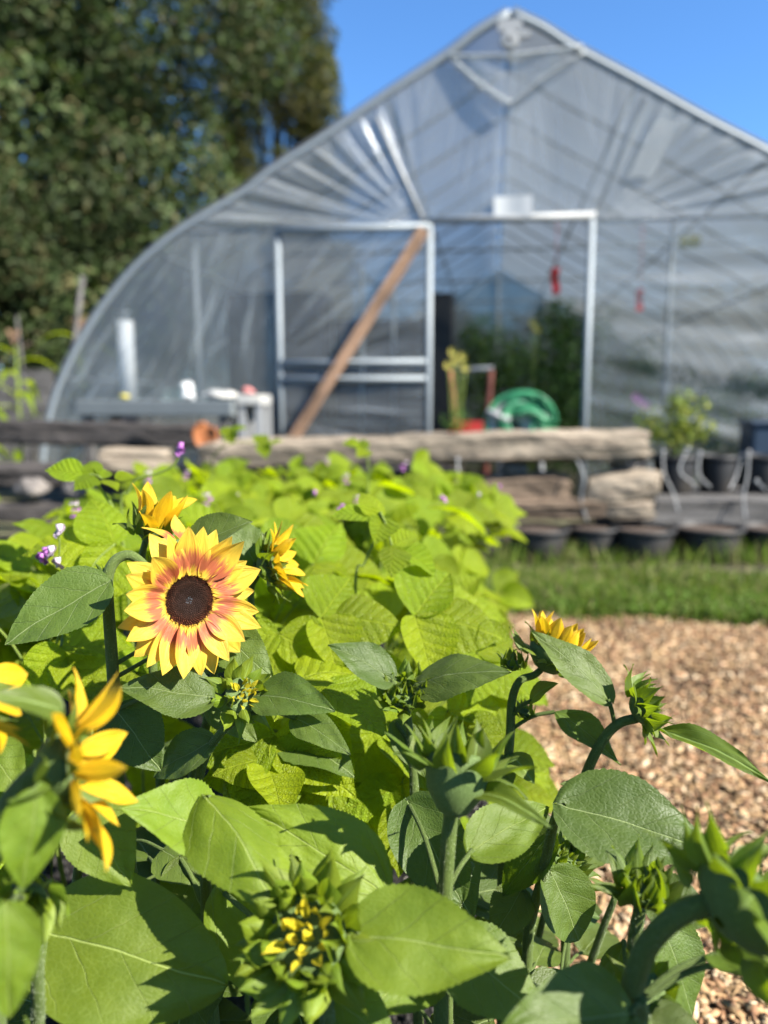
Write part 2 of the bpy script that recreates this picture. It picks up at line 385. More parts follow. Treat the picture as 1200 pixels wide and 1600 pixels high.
M_TURF = mat_ground('turf_earth', ((.06, .075, .03), (.05, .07, .025), (.04, .04, .02)), 60)
def sheet(name, poly, z, mat, label=None):
    b = MB(); b.add([(x, y, z) for x, y in poly], [tuple(range(len(poly)))])
    return mo(name, b.mesh(name, mat, False), kind='structure')
sheet('ground', [(-400, -60), (400, -60), (400, 900), (-400, 900)], -.012, M_GROUND)
def edge_x(Y):                      # left border of the mulch path against the planted bed
    return .27 + .10 * (Y - 1.3) + .05 * math.sin(Y * 4.1) + .03 * math.sin(Y * 9.7)
mp = [(edge_x(y), y) for y in np.arange(-1.5, 3.35, .15)] + [(.95, 3.42), (1.4, 3.33), (2.1, 3.2), (5, 3.1), (5, -1.5)]
sheet('mulch_path', mp, -.004, M_MULCHB)
sp = [(edge_x(y) + .02, y) for y in np.arange(-1.5, 3.35, .15)] + [(.6, 3.5), (-1.7, 3.5), (-1.7, -1.5)]
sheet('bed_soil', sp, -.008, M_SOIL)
sheet('lawn', [(-9, 3.5), (.6, 3.52), (1.4, 3.4), (2.1, 3.26), (9, 3.2), (9, 4.3), (2.0, 4.32), (-9, 4.5)], 0.0, M_TURF)

rs = np.random.RandomState(3)
def rot_mats(yaw, pitch, roll):
    cy, sy = np.cos(yaw), np.sin(yaw); cp, sp_ = np.cos(pitch), np.sin(pitch); cr, sr = np.cos(roll), np.sin(roll)
    Rm = np.empty((len(yaw), 3, 3))
    Rm[:, 0, 0] = cy * cp; Rm[:, 0, 1] = cy * sp_ * sr - sy * cr; Rm[:, 0, 2] = cy * sp_ * cr + sy * sr
    Rm[:, 1, 0] = sy * cp; Rm[:, 1, 1] = sy * sp_ * sr + cy * cr; Rm[:, 1, 2] = sy * sp_ * cr - cy * sr
    Rm[:, 2, 0] = -sp_; Rm[:, 2, 1] = cp * sr; Rm[:, 2, 2] = cp * cr
    return Rm
CUBE_V = np.array([(-1,-1,-1),(1,-1,-1),(1,1,-1),(-1,1,-1),(-1,-1,1),(1,-1,1),(1,1,1),(-1,1,1)]) * .5
CUBE_F = np.array([(0,3,2,1),(4,5,6,7),(0,1,5,4),(1,2,6,5),(2,3,7,6),(3,0,4,7)])
def chips(P, L, Wd, T, tilt, cols, name, mat, **props):
    n = len(P); Rm = rot_mats(rs.uniform(0, 6.28, n), rs.normal(0, tilt, n), rs.normal(0, tilt * 1.3, n))
    S = CUBE_V[None] * np.stack([L, Wd, T], 1)[:, None, :]
    S = S * (1 + rs.uniform(-.35, .35, S.shape))                     # splintered, uneven corners
    V = np.einsum('nij,nkj->nki', Rm, S) + P[:, None, :]
    F = (CUBE_F[None] + (np.arange(n) * 8)[:, None, None]).reshape(-1, 4)
    tint = np.repeat(cols, 8, axis=0)
    return mo(name, npmesh(name, V.reshape(-1, 3), F, mat, tint), **props)
# wood chips of the mulch path
n = 100000
Y = 1.0 + 2.5 * rs.uniform(0, 1, n) ** 1.25; X = rs.uniform(.1, 2.6, n)
ex = .27 + .10 * (Y - 1.3) + .05 * np.sin(Y * 4.1) + .03 * np.sin(Y * 9.7)
fy = np.interp(X, [0, .6, .95, 1.4, 2.1, 5], [3.5, 3.45, 3.42, 3.33, 3.2, 3.1]) + rs.normal(0, .09, n)
ok = (X > ex + rs.normal(0, .04, n)) & (Y < fy) & (X < .35 + Y * .54) & (rs.uniform(0, 1, n) < .62 + .6 * np.sin(X * 5.3 + 2 * np.sin(Y * 3)) * np.sin(Y * 6.1 + X) + .3)
X, Y = X[ok], Y[ok]; n = len(X)
big = rs.uniform(0, 1, n) ** 5
L = .0035 + .010 * rs.uniform(0, 1, n) ** 1.5 + .030 * big; Wd = .002 + .005 * rs.uniform(0, 1, n) + .009 * big
spl = rs.uniform(0, 1, n) < .02; L[spl] *= 2.6; Wd[spl] *= .55; T = .0015 + .003 * rs.uniform(0, 1, n)
pal = np.array([(.60, .44, .27), (.50, .33, .18), (.70, .56, .40), (.33, .18, .105), (.56, .34, .20), (.20, .115, .07), (.62, .46, .32)])
cols = pal[rs.choice(len(pal), n, p=[.21, .20, .12, .15, .13, .11, .08])] * np.array([.70, .68, .61]) * rs.uniform(.75, 1.15, (n, 1))
P = np.stack([X, Y, rs.uniform(0.0, .016, n) + .006 * np.sin(X * 9) * np.sin(Y * 7)], 1)
chips(P, L, Wd, T, .22, cols, 'wood_chip_mulch', M_CHIP, kind='stuff', label='loose tan wood chips covering the garden path')
# soil crumbs in the bed
n = 16000
X = rs.uniform(-.9, .6, n); Y = rs.uniform(.9, 2.2, n); ex = .27 + .10 * (Y - 1.3) + .05 * np.sin(Y * 4.1); ok = X < ex + .07 * rs.uniform(-1, 1, n); X, Y = X[ok], Y[ok]; n = len(X)
sz = .003 + .007 * rs.uniform(0, 1, n) ** 3
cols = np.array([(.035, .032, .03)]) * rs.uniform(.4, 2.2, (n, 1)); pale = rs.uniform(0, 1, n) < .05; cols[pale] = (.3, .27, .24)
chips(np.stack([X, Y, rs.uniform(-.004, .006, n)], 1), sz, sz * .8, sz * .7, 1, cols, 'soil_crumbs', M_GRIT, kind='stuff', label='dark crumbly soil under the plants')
# grass and clover strip
def blades(n, xr, yfun, hmin, hmax, seed, name, cols, wid=.004, **props):
    r = np.random.RandomState(seed); X = r.uniform(*xr, n); Y = yfun(X, r, n)
    h = r.uniform(hmin, hmax, n) * (.7 + .6 * (np.sin(X * 5) * np.sin(Y * 6 + X) * .5 + .5)); a = r.uniform(0, 6.28, n); lean = r.uniform(.1, .8, n) * h; la = r.uniform(0, 6.28, n)
    w = wid * r.uniform(.6, 1.5, n); dx, dy = np.cos(a) * w, np.sin(a) * w; lx, ly = np.cos(la) * lean, np.sin(la) * lean; z0 = np.zeros(n)
    V = np.stack([np.stack([X - dx, Y - dy, z0], 1), np.stack([X + dx, Y + dy, z0], 1), np.stack([X + dx * .8 + lx * .35, Y + dy * .8 + ly * .35, h * .6], 1), np.stack([X - dx * .8 + lx * .35, Y - dy * .8 + ly * .35, h * .6], 1),
                  np.stack([X + lx, Y + ly, h], 1)], 1)
    idx = (np.arange(n) * 5)[:, None]
    F = np.concatenate([idx + np.array([[0, 1, 2]]), idx + np.array([[0, 2, 3]]), idx + np.array([[3, 2, 4]])])
    c = cols[r.choice(len(cols), n)] * r.uniform(.7, 1.3, (n, 1))
    return mo(name, npmesh(name, V.reshape(-1, 3), F, M_GRASS, np.repeat(c, 5, axis=0)), **props)
gc = np.array([(.125, .18, .028), (.10, .155, .024), (.14, .17, .045), (.20, .18, .09), (.055, .09, .018)])
blades(52000, (-3.4, 3.6), lambda X, r, n: np.interp(X, [-4, .6, 1.4, 2.1, 5], [3.5, 3.52, 3.42, 3.3, 3.2]) + (r.uniform(0, 1, n) ** 1.1) * .95 + r.normal(0, .06, n), .02, .08, 5, 'lawn_grass', gc, .0045, kind='stuff', label='rough green grass strip behind the mulch')
blades(1600, (.4, 3.4), lambda X, r, n: 4.55 + r.uniform(0, .35, n), .06, .16, 6, 'weedy_grass', gc * 1.2, .004, kind='stuff', label='taller thin grass at the foot of the pots')
def leaf_cloud(P, nrm, size, cols, name, mat, asp=.7, **kw):
    """little folded leaf diamonds: P (n,3) centres"""
    n = len(P); r = rs; t = np.cross(nrm, r.normal(0, 1, (n, 3))); t /= np.linalg.norm(t, axis=1)[:, None] + 1e-9; b = np.cross(nrm, t)
    s = size[:, None]
    V = np.stack([P - t * s, P - b * s * asp * .5 + nrm * s * .12, P + t * s, P + b * s * asp * .5 + nrm * s * .12], 1)
    idx = (np.arange(n) * 4)[:, None]; F = np.concatenate([idx + np.array([[0, 1, 2]]), idx + np.array([[0, 2, 3]])])
    return npmesh(name, V.reshape(-1, 3), F, mat, np.repeat(cols, 4, axis=0))
n = 5200; X = rs.uniform(.3, 3.4, n); Y = np.interp(X, [-4, .6, 1.4, 2.1, 5], [3.5, 3.5, 3.38, 3.25, 3.2]) + np.abs(rs.normal(0, .28, n)); nr = rs.normal(0, .45, (n, 3)); nr[:, 2] = 1; nr /= np.linalg.norm(nr, axis=1)[:, None]
me = leaf_cloud(np.stack([X, Y, rs.uniform(.015, .06, n)], 1), nr, rs.uniform(.008, .02, n), np.array([(.075, .13, .02)]) * rs.uniform(.6, 1.5, (n, 1)), 'clover_patch', M_GRASS, 1.2)
mo('clover_patch', me, kind='stuff', label='broad leaved clover weeds at the mulch edge')

# ------------------------------------------------------------------ greenhouse
TH = R(8); GO = Vector((1.061, 7.0, 0))
GM = Matrix.Translation(GO) @ Matrix.Rotation(-TH, 4, 'Z')          # local x along the end wall, y away, z up
gh = thing('greenhouse', 'long arched greenhouse of clear wrinkled plastic film over a steel frame', 'greenhouse', GO, -TH)
PROF = [(0, 4.22), (.28, 4.08), (.52, 3.92), (1.04, 3.63), (1.63, 3.29), (2.13, 3.02), (2.36, 2.86), (2.86, 2.61), (3.18, 2.42), (3.51, 2.16), (3.85, 1.79), (4.14, 1.37), (4.33, 1.0), (4.47, .53), (4.52, 0)]
PU = np.array([p[0] for p in PROF]); PZ = np.array([p[1] for p in PROF])
def arch_z(u): return float(np.interp(abs(u), PU, PZ))
def arch_u(z): return float(np.interp(z, PZ[::-1], PU[::-1]))
def bar(name, a, b, r, mat=None, n=8, parent=gh, **kw):
    """round steel pipe between two greenhouse-local points, origin at its first end"""
    a, b = GM @ Vector(a), GM @ Vector(b); m = MB(); m.tube([(0, 0, 0), b - a], r, n)
    return mo(name, m.mesh(name, mat or M_METAL), Matrix.Translation(a), parent, **kw)
def plank(name, a, b, w, t, mat, parent=gh, nrm=(0, 0, 1), loc=True):
    if loc: a, b = GM @ Vector(a), GM @ Vector(b)
    else: a, b = Vector(a), Vector(b)
    L = (b - a).length; m = MB(); m.box((L / 2, 0, 0), (L, w, t)); me = m.mesh(name, mat, False)
    o = mo(name, me, frame(a, b - a, nrm), parent); bev(o, min(w, t) * .12); return o
def bev(o, w, seg=2):
    md = o.modifiers.new('bevel', 'BEVEL'); md.width = w; md.segments = seg; md.limit_method = 'ANGLE'
GLEN = 13.2; NH = 12
def hoop_mesh(r, n=8):
    pts = [(-4.52, 0, 0)] + [(-p[0], 0, p[1]) for p in reversed(PROF[1:-1])] + [(0, 0, 4.22)] + [(p[0], 0, p[1]) for p in PROF[1:-1]] + [(4.52, 0, 0)]
    m = MB(); half = len(PROF)
    m.tube(smooth_pts(pts[:half], 3), r, n); m.tube(smooth_pts(pts[half - 1:], 3), r, n); return m.mesh('hoop', M_METAL)
h0 = hoop_mesh(.035); h1 = hoop_mesh(.017)
for i in range(NH):
    o = mo('hoop', h0 if i == 0 else h1, GM @ Matrix.Translation((0, .0 if i == 0 else i * 1.2, 0)), gh)
# purlins running back along the roof
for u in (0, -1.04, 1.04, -2.13, 2.13, -3.2, 3.2, -4.2, 4.2):
    bar('purlin', (u, .05, arch_z(u) - .05), (u, GLEN, arch_z(u) - .05), .02)
# roof film
def roof_fn(sgn, y0=-.03):
    L = [0]
    for i in range(1, len(PROF)): L.append(L[-1] + math.hypot(PU[i] - PU[i - 1], PZ[i] - PZ[i - 1]))
    def fn(a, b):
        s = a * L[-1]; u = float(np.interp(s, L, PU)); z = float(np.interp(s, L, PZ)); y = y0 + b * (GLEN + .03)
        sag = .035 * abs(math.sin(y / 1.2 * math.pi)) * (1 if y > 0 else 0)
        nx, nz = u / 4.6, z / 4.3; return (Vector((sgn * (u + .03 + .02 * 0 - sag * nx * .6), y, z + .045 - sag * nz * .7)), (y * 1.0, s))
    return fn
for sgn in (-1, 1):
    b = MB(); b.grid(roof_fn(sgn), 46, 88); o = mo('roof_film', b.mesh('roof_film', M_ROOF), GM, gh)
# end wall film panels: (u0, z) fans of folds from a corner
def film_panel(name, outline, centre, mat, nu=70, nv=50, amp=.02, freq=16, y=0.0, seed=0, parent=gh):
    """outline(a, b) -> (u, z); folds radiate from centre"""
    def fn(a, b):
        u, z = outline(a, b); du, dz = u - centre[0], z - centre[1]; ang = math.atan2(dz, du); r = math.hypot(du, dz)
        env = min(1, r / .4) * min(1, 4 * a + .05, 4 * (1 - a) + .05) * min(1, 5 * b + .05, 5 * (1 - b) + .05)
        dy = amp * env * (math.sin(ang * freq + seed) + .6 * math.sin(ang * freq * 2.3 + seed * 2 + r)) + .03 * env * mnoise.noise(Vector((u * 1.1, z * 1.1, seed)))
        return (Vector((u, y + dy, z)), (ang, r))
    b = MB(); b.grid(fn, nu, nv); return mo(name, b.mesh(name, mat), GM, parent)
ZL = 2.53
ULEFT = -arch_u(ZL); URIGHT = arch_u(ZL)
def top_left(a, b): u = ULEFT * (1 - a); return (u, ZL + (min(arch_z(u), 3.88) - .01 - ZL) * b)
def top_mid_l(a, b): u = -.68 * (1 - a); return (u, ZL + (min(arch_z(u), 3.9) - ZL) * b)
def up_left(a, b): u = ULEFT + (-.72 - ULEFT) * a; return (u, ZL + (arch_z(u) - .02 - ZL) * b)
def up_mid(a, b): u = -.72 + 1.46 * a; return (u, ZL + (min(arch_z(u) - .02, 3.88 - .12 * math.sin(a * math.pi) * (1 - 0)) - ZL) * b)
def up_right(a, b): u = .74 + (URIGHT - .74) * a; return (u, ZL + (arch_z(u) - .02 - ZL) * b)
film_panel('end_wall_film', up_left, (-.72, ZL - .05), M_FILM, 120, 60, .016, 34, -.02, 1)
film_panel('end_wall_film', up_mid, (.05, 6.2), M_FILM, 60, 50, .012, 9, -.02, 2)
film_panel('end_wall_film', up_right, (.74, ZL - .05), M_FILM, 120, 60, .016, 38, -.02, 3)
def low_left(a, b): z = .05 + (ZL - .05) * b; ul = -arch_u(z) + .02; return (ul + (-2.05 - ul) * a, z)
def low_right(a, b): z = .05 + (ZL - .05) * b; ur = arch_u(z) - .02; return (.76 + (ur - .76) * a, z)
film_panel('end_wall_film', low_left, (-2.0, 3.6), M_FILMLOW, 60, 60, .012, 9, -.015, 4)
film_panel('end_wall_film', low_right, (-3.2, 1.9), M_FILMLOW, 90, 110, .02, 55, -.015, 5)
# framing of the end wall
PY = -.03
for u in (-2.04, -.66, .73): bar('door_post', (u, PY, 0), (u, PY, ZL), .03)
for u in (-2.85, 1.42, 2.9): bar('wall_post', (u, .03, 0), (u, .03, min(arch_z(u), ZL)), .026)
bar('lintel', (ULEFT, .02, ZL + .01), (-.66, .02, ZL), .022); bar('lintel', (-.70, PY, ZL + .03), (.76, PY, ZL + .03), .034, M_METALW); bar('lintel', (.73, .02, ZL), (URIGHT, .02, ZL), .022)
bar('gable_strut', (-1.13, -.02, 3.44), (-.70, -.03, ZL), .02, M_METALW); bar('gable_strut', (1.14, .03, 3.5), (.74, .03, ZL), .018)
bar('gable_strut', (0, .1, 4.15), (0, .1, 3.86), .02)
# top vent: folded flap of film with a slack V shaped hem
fl = MB()
hem = smooth_pts([(-.52, -.05, 3.9), (-.25, -.07, 3.66), (.02, -.09, 3.47)], 8); hem2 = smooth_pts([(.02, -.09, 3.47), (.3, -.07, 3.68), (.62, -.05, 3.86)], 8); hem3 = smooth_pts([(-.52, -.05, 3.89), (.0, -.07, 3.86), (.6, -.05, 3.9)], 8)
for h_, r_ in ((hem, .02), (hem2, .014), (hem3, .022)): fl.tube(h_, r_, 7)
mo('rolled_film_hem', fl.mesh('rolled_film_hem', M_HEMGLARE), GM, gh)
fb = MB()
def flap(a, b):
    u = -.5 + 1.08 * a; lo = 3.47 + .42 * abs(a - .49) / .5; hi = 3.88
    return Vector((u, -.06 - .03 * math.sin(a * 9) * b, lo + (hi - lo) * b))
fb.grid(flap, 30, 12); mo('vent_flap', fb.mesh('vent_flap', M_FILM), GM, gh)
# ridge bracket with a coil of wire
rb = MB(); rb.lathe([(.02, -.04), (.07, -.035), (.08, 0), (.07, .035), (.02, .04)], 16, Matrix.Translation((0, -.06, 3.98)) @ Matrix.Rotation(R(90), 4, 'X')); rb.box((0, -.05, 4.1), (.2, .04, .09)); rb.box((.12, -.06, 4.02), (.1, .04, .05))
mo('ridge_bracket', rb.mesh('ridge_bracket', M_METALW, False), GM, gh)
# sliding door panel with film and rails
dr = bar('door_rail', (-2.04, -.06, ZL - .02), (-.66, -.06, ZL - .02), .03)
for z in (1.34, 1.19, .06): bar('door_rail', (-2.02, -.06, z), (-.68, -.06, z), .026)
def door_o(a, b): return (-2.0 + 1.3 * a, .08 + (ZL - .12) * b)
film_panel('door_film', door_o, (-2.6, 1.0), M_FILMLOW, 50, 60, .01, 24, -.05, 7)
plank('diagonal_brace', (-.70, -.13, 2.47), (-2.0, -.13, .5), .10, .045, M_PLANK, nrm=tuple(GM.to_3x3() @ Vector((0, -1, 0))))
# far end wall and inner studs
def far_o(a, b): u = -4.5 + 9.0 * a; return (u, (arch_z(u) + .06) * b)
film_panel('far_wall_film', far_o, (0, 9), M_FARFILM, 50, 30, .02, 20, GLEN, 8)
for u in (-2.6, -1.2, 0, 1.2, 2.6): bar('far_wall_post', (u, GLEN - .05, 0), (u, GLEN - .05, arch_z(u)), .03)
for i in (2, 4, 6, 8):                                               # collar ties across the hoops
    z = 2.75; u = arch_u(z); bar('collar_tie', (-u, i * 1.2, z), (u, i * 1.2, z), .016)
for s_ in (-1, 1):                                                   # wind braces inside the side walls
    bar('wind_brace', (s_ * 4.3, .1, .4), (s_ * 3.3, 3.6, 2.2), .02)
bar('inner_post', (-1.5, 1.3, 0), (-1.5, 1.3, 2.4), .028); bar('inner_post', (-1.15, 1.3, 0), (-1.15, 1.3, 2.4), .02); bar('inner_rail', (-2.0, 1.3, .75), (-.9, 1.3, .75), .02)
# base boards
plank('base_board', (-4.5, -.03, .08), (-2.1, -.03, .08), .03, .16, M_GREYWOOD); plank('base_board', (.78, -.03, .08), (4.5, -.03, .08), .03, .16, M_GREYWOOD)
# white sheet pinned over the lintel
b = MB(); b.grid(lambda a, c: Vector((-.10 + .32 * a, -.055 + .01 * math.sin(a * 5), 2.57 + .17 * c)), 6, 4); mo('paper_sheet', b.mesh('paper_sheet', M_SHEET), GM, gh)
b = MB(); b.grid(lambda a, c: Vector((1.0 + .2 * a + .2 * c, -.045, 2.84 + .44 * c + .02 * math.sin(a * 3))), 8, 10); mo('glare_patch', b.mesh('glare_patch', M_HEMGLARE), GM, gh)  # white reflection on the end wall film, painted as a pale sheet

# ---- things in and by the greenhouse
def gthing(name, label, cat, p, group=None): return thing(name, label, cat, GM @ Vector(p), -TH, group)
def gmo(name, b, mat, parent, smooth=True): return mo(name, b.mesh(name, mat, smooth), W[parent.name], parent)
t = gthing('yellow_card', 'small yellow sticky card hung by the wall post right of the doorway', 'sticky card', (1.58, .12, 2.3))
b = MB(); b.box((0, 0, .05), (.17, .004, .10)); b.tube([(0, 0, .1), (0, 0, .22)], .002, 5); gmo('card', b, M_YEL, t, False)
t = gthing('red_streamer', 'bright red strip hanging inside the open doorway', 'ribbon', (.48, .5, 1.98))
b = MB(); b.grid(lambda a, c: Vector(((a - .5) * .07 + .01 * math.sin(c * 7), .02 * math.sin(c * 5), .24 * c)), 4, 12); b.tube([(0, 0, .24), (0, 0, .75)], .003, 5); gmo('strip', b, M_REDB, t)
t = gthing('red_streamer', 'faint red strip seen through the film right of the doorway', 'ribbon', (1.3, .8, 1.85))
b = MB(); b.grid(lambda a, c: Vector(((a - .5) * .06 + .01 * math.sin(c * 7), .02 * math.sin(c * 5), .2 * c)), 4, 12); b.tube([(0, 0, .2), (0, 0, .8)], .003, 5); gmo('strip', b, M_REDB, t)
# tall dark cabinets on the left inside
def cabinet(p, sx, sy, h, label, mat=M_DARKPANEL, sh=4):
    t = gthing('cabinet', label, 'cabinet', p); b = MB(); b.box((0, 0, h / 2), (sx, sy, h)); o = gmo('carcass', b, mat, t, False); bev(o, .01)
    for k in range(sh):
        b = MB(); b.box((0, -sy / 2 - .012, h * (k + .5) / sh), (sx * .92, .02, h / sh * .9)); o = gmo('drawer_front', b, mat, t, False); bev(o, .006)
cabinet((-2.45, 1.5, 0), 1.05, .6, 2.15, 'tall dark cabinet left of the film covered door')
cabinet((-1.3, 2.0, 0), 1.2, .5, 1.9, 'wide dark cabinet behind the diagonal brace', sh=3)
cabinet((-.60, 1.0, 0), .22, .5, 2.05, 'narrow black cabinet just inside the open doorway', M_BLACK, 1)
# bench outside left
t = gthing('work_table', 'grey work table standing before the left end wall', 'table', (-2.98, -.45, 0))
b = MB(); b.box((0, 0, .93), (1.42, .62, .135)); o = gmo('table_top', b, M_TABLE, t, False); bev(o, .012)
for sx in (-.62, .62):
    for sy in (-.25, .25):
        b = MB(); b.box((sx, sy, .43), (.07, .07, .86)); gmo('leg', b, M_GREYWOOD, t, False)
b = MB(); b.box((0, .0, .25), (1.25, .5, .04)); gmo('shelf', b, M_TABLE, t, False)
t = gthing('white_stool', 'white topped stand with pale legs at the right end of the grey table', 'stand', (-2.15, -.5, 0))
b = MB(); b.box((0, 0, 1.0), (.22, .32, .09)); o = gmo('top', b, M_WHITE, t, False); bev(o, .01)
for sx in (-.07, .08):
    for sy in (-.12, .12):
        b = MB(); b.box((sx, sy, .478), (.055, .05, .955)); gmo('leg', b, M_METALW, t, False)
def lump(name, p, r, mat, label, cat, sq=(1, 1, .6), seed=0, disp=.4):
    t = gthing(name, label, cat, p); b = MB()
    def fn(a, c):
        th, ph = a * 2 * math.pi, c * math.pi; d = Vector((math.sin(ph) * math.cos(th), math.sin(ph) * math.sin(th), math.cos(ph)))
        k = r * (1 + disp * mnoise.noise(d * 1.8 + Vector((seed, 0, 0)))); return Vector((d.x * k * sq[0], d.y * k * sq[1], (d.z * k + r) * sq[2]))
    b.grid(fn, 18, 12); gmo('body', b, mat, t); return t
lump('crumpled_bag', (-2.85, -.3, 1.0), .06, M_SHEET, 'crumpled white bag on the table below the wall post', 'bag', (1.1, 1, 1.2), 3, .9)
lump('folded_cloth', (-2.45, -.5, 1.0), .09, M_WHITE, 'crumpled pale cloth lying on the right side of the table', 'cloth', (1.8, 1, .45), 5, .8)
lump('pink_glove', (-2.2, -.52, 1.047), .045, M_PINK, 'pink cloth glove lying on the white stand', 'glove', (1.1, 1, .7), 9, .7)
lump('yellow_squash', (-3.38, -.45, 1.0), .035, M_YEL, 'small pale yellow squash on the left end of the table', 'squash', (1.4, 1, .8), 11, .3)
t = gthing('rolled_tube', 'white rolled sheet standing upright inside the left corner', 'roll', (-3.62, .12, .9))
b = MB(); b.tube([(0, 0, 0), (0, 0, .86)], .075, 16); gmo('roll', b, M_BRIGHT, t); b = MB(); b.tube([(0, 0, .86), (0, 0, .95)], .03, 10); b.tube([(-.1, 0, .93), (.06, 0, .93)], .02, 8); gmo('core', b, M_METAL, t)
b = MB(); b.box((0, 0, -.45), (.3, .3, .9)); gmo('stand', b, M_DARKPANEL, t, False)
# poles leaning beside the greenhouse
t = gthing('leaning_pipe', 'grey steel pipe leaning against the left side of the greenhouse', 'pipe', (-4.62, .4, 0))
b = MB(); b.tube([(0, 0, 0), (.38, .1, 2.25)], .026, 10); gmo('pipe', b, M_GREYWOOD, t)
t = gthing('thin_stake', 'thin grey stake standing among the corn at far left', 'stake', (-5.35, 1.2, 0))
b = MB(); b.tube([(0, 0, 0), (-.1, 0, 1.95)], .013, 8); gmo('pipe', b, M_GREYWOOD, t)
# sack truck
t = gthing('hand_truck', 'red two wheeled hand truck standing in the open doorway', 'hand truck', (-.28, .35, 0))
b = MB()
for sx, tl in ((-.15, -.05), (.15, .03)): b.tube(smooth_pts([(sx, 0, .1), (sx, .02, .7), (sx + tl, .06, 1.28)], 4), .028, 8)
gmo('upright', b, M_RUST, t)
b = MB(); b.tube([(-.2, .06, 1.28), (.2, .06, 1.3)], .022, 8); gmo('handle', b, M_METALW, t)
b = MB(); b.box((0, -.03, .72), (.40, .1, .16)); gmo('crosspiece', b, M_RED, t, False); b = MB(); b.box((0, -.12, .06), (.42, .26, .02)); gmo('toe_plate', b, M_RED, t, False)
for sx in (-.22, .22):
    b = MB(); b.lathe([(.02, -.03), (.12, -.03), (.13, 0), (.12, .03), (.02, .03)], 18, Matrix.Translation((sx, .08, .13)) @ Matrix.Rotation(R(90), 4, 'Y')); gmo('wheel', b, M_BLACK, t)
# hose on its cart
t = gthing('hose_reel', 'coiled green garden hose on a pale reel stand in the doorway', 'hose reel', (.17, .05, 0))
b = MB()
for k in range(15):
    r0 = .10 + .021 * (k % 9) + .004 * k; yy = -.14 + .035 * (k // 5); pts = [(r0 * math.cos(a) * (1.03 + .04 * math.sin(k)), yy + .03 * math.sin(a * 3 + k), .78 + r0 * math.sin(a) * (1 + .05 * math.sin(a + k))) for a in np.linspace(0, 6.2, 30)]
    b.tube(pts, .0115, 7)
gmo('hose', b, M_GREENHOSE, t)
b = MB(); b.lathe([(.02, -.15), (.14, -.15), (.12, -.12), (.06, -.11), (.06, .0), (.24, .02)], 20, Matrix.Translation((-.05, -.1, .76)) @ Matrix.Rotation(R(90), 4, 'X')); gmo('reel', b, M_WHITE, t)
b = MB()
for sx in (-.22, .26): b.tube([(sx, -.05, 0), (sx * .55, 0, .8)], .02, 8)
b.tube([(-.3, -.15, .9), (-.1, -.15, .82)], .03, 8); gmo('stand', b, M_METALW, t)

# ------------------------------------------------------------------ foliage masses
def clumps(centres, radii, per, leaf, pal, squash=.8, up=.5):
    P = []; Nn = []; C = []
    for (c, r) in zip(centres, radii):
        k = int(per * r * r) + 8
        d = rs.normal(0, 1, (k, 3)); d /= np.linalg.norm(d, axis=1)[:, None]
        rr = r * rs.uniform(.55, 1.05, k) ** .6
        q = d * rr[:, None]; q[:, 2] *= squash
        P.append(q + np.array(c)); nn = d + rs.normal(0, .45, (k, 3)) + np.array([0, 0, up]); nn /= np.linalg.norm(nn, axis=1)[:, None]
        Nn.append(nn); C.append(pal[rs.choice(len(pal), k)] * rs.uniform(.75, 1.25, (k, 1)) * rs.uniform(.6, 1.4))
    P = np.concatenate(P); Nn = np.concatenate(Nn); C = np.concatenate(C)
    return P, Nn, rs.uniform(leaf * .6, leaf * 1.2, len(P)), C
PAL_TREE = np.array([(.038, .062, .018), (.05, .075, .025), (.075, .10, .042), (.024, .04, .014), (.08, .075, .032)])
def tree(name, label, cat, base, trunk_h, trunk_r, centres, radii, per, leaf, pal, limbs=10, asp=.7, squash=.85, group=None):
    t = thing(name, label, cat, base, group=group); b = MB(); cz = np.array(centres); top = float(cz[:, 2].max())
    tr = smooth_pts([(0, 0, -.05), (.1, .05, trunk_h * .5), (0, .1, trunk_h), (.15, 0, top * .85)], 5); m = len(tr)
    b.tube(tr, [trunk_r * (1 - .85 * (i / (m - 1))) * (1.25 if i == 0 else 1) for i in range(m)], 10)
    mo('trunk', b.mesh('trunk', M_TRUNK), Matrix.Translation(base), t)
    b = MB()
    for i in rs.choice(len(centres), min(limbs, len(centres)), replace=False):
        c = Vector(centres[i]); s = Vector((0, .1, trunk_h * .8)) if c.z > trunk_h else Vector((.05, .05, c.z * .6)); mid = (s + c) / 2 + Vector((0, 0, -.1 * (c - s).length)); rr = trunk_r * .3
        b.tube(smooth_pts([s, mid, c], 4), [rr * (1 - .1 * j) for j in range(9)], 6)
    mo('limbs', b.mesh('limbs', M_TRUNK), Matrix.Translation(base), t)
    P, Nn, S, C = clumps(centres, radii, per, leaf, pal, squash)
    mo('crown', leaf_cloud(P, Nn, S, C, 'crown', M_FOLI, asp), Matrix.Translation(base), t)
    return t
def ellipsoid_clumps(c, r, n, rr, seed, shell=.55):
    q = np.random.RandomState(seed); out = []
    while len(out) < n:
        d = q.normal(0, 1, 3); d /= np.linalg.norm(d); k = q.uniform(shell, 1.0); p = np.array(c) + d * np.array(r) * k
        if p[2] > .4: out.append(tuple(p))
    return out, list(q.uniform(rr[0], rr[1], n))
cs, rr = ellipsoid_clumps((0, 0, 8.0), (6.9, 4.6, 8.8), 250, (.9, 1.8), 4, .3)
tree('broadleaf_tree', 'huge dark broadleaf tree filling the upper left behind the greenhouse', 'tree', (-9.6, 21, 0), 3.2, .42, cs, rr, 330, .12, PAL_TREE, 26)
cs, rr = ellipsoid_clumps((0, 0, 4.4), (3.2, 3.0, 3.8), 110, (.6, 1.0), 14, .3)
tree('understory_tree', 'lower dark bushy tree below the big crown at far left', 'tree', (-9.4, 15.5, 0), 1.6, .2, cs, rr, 420, .09, PAL_TREE * .85, 12)
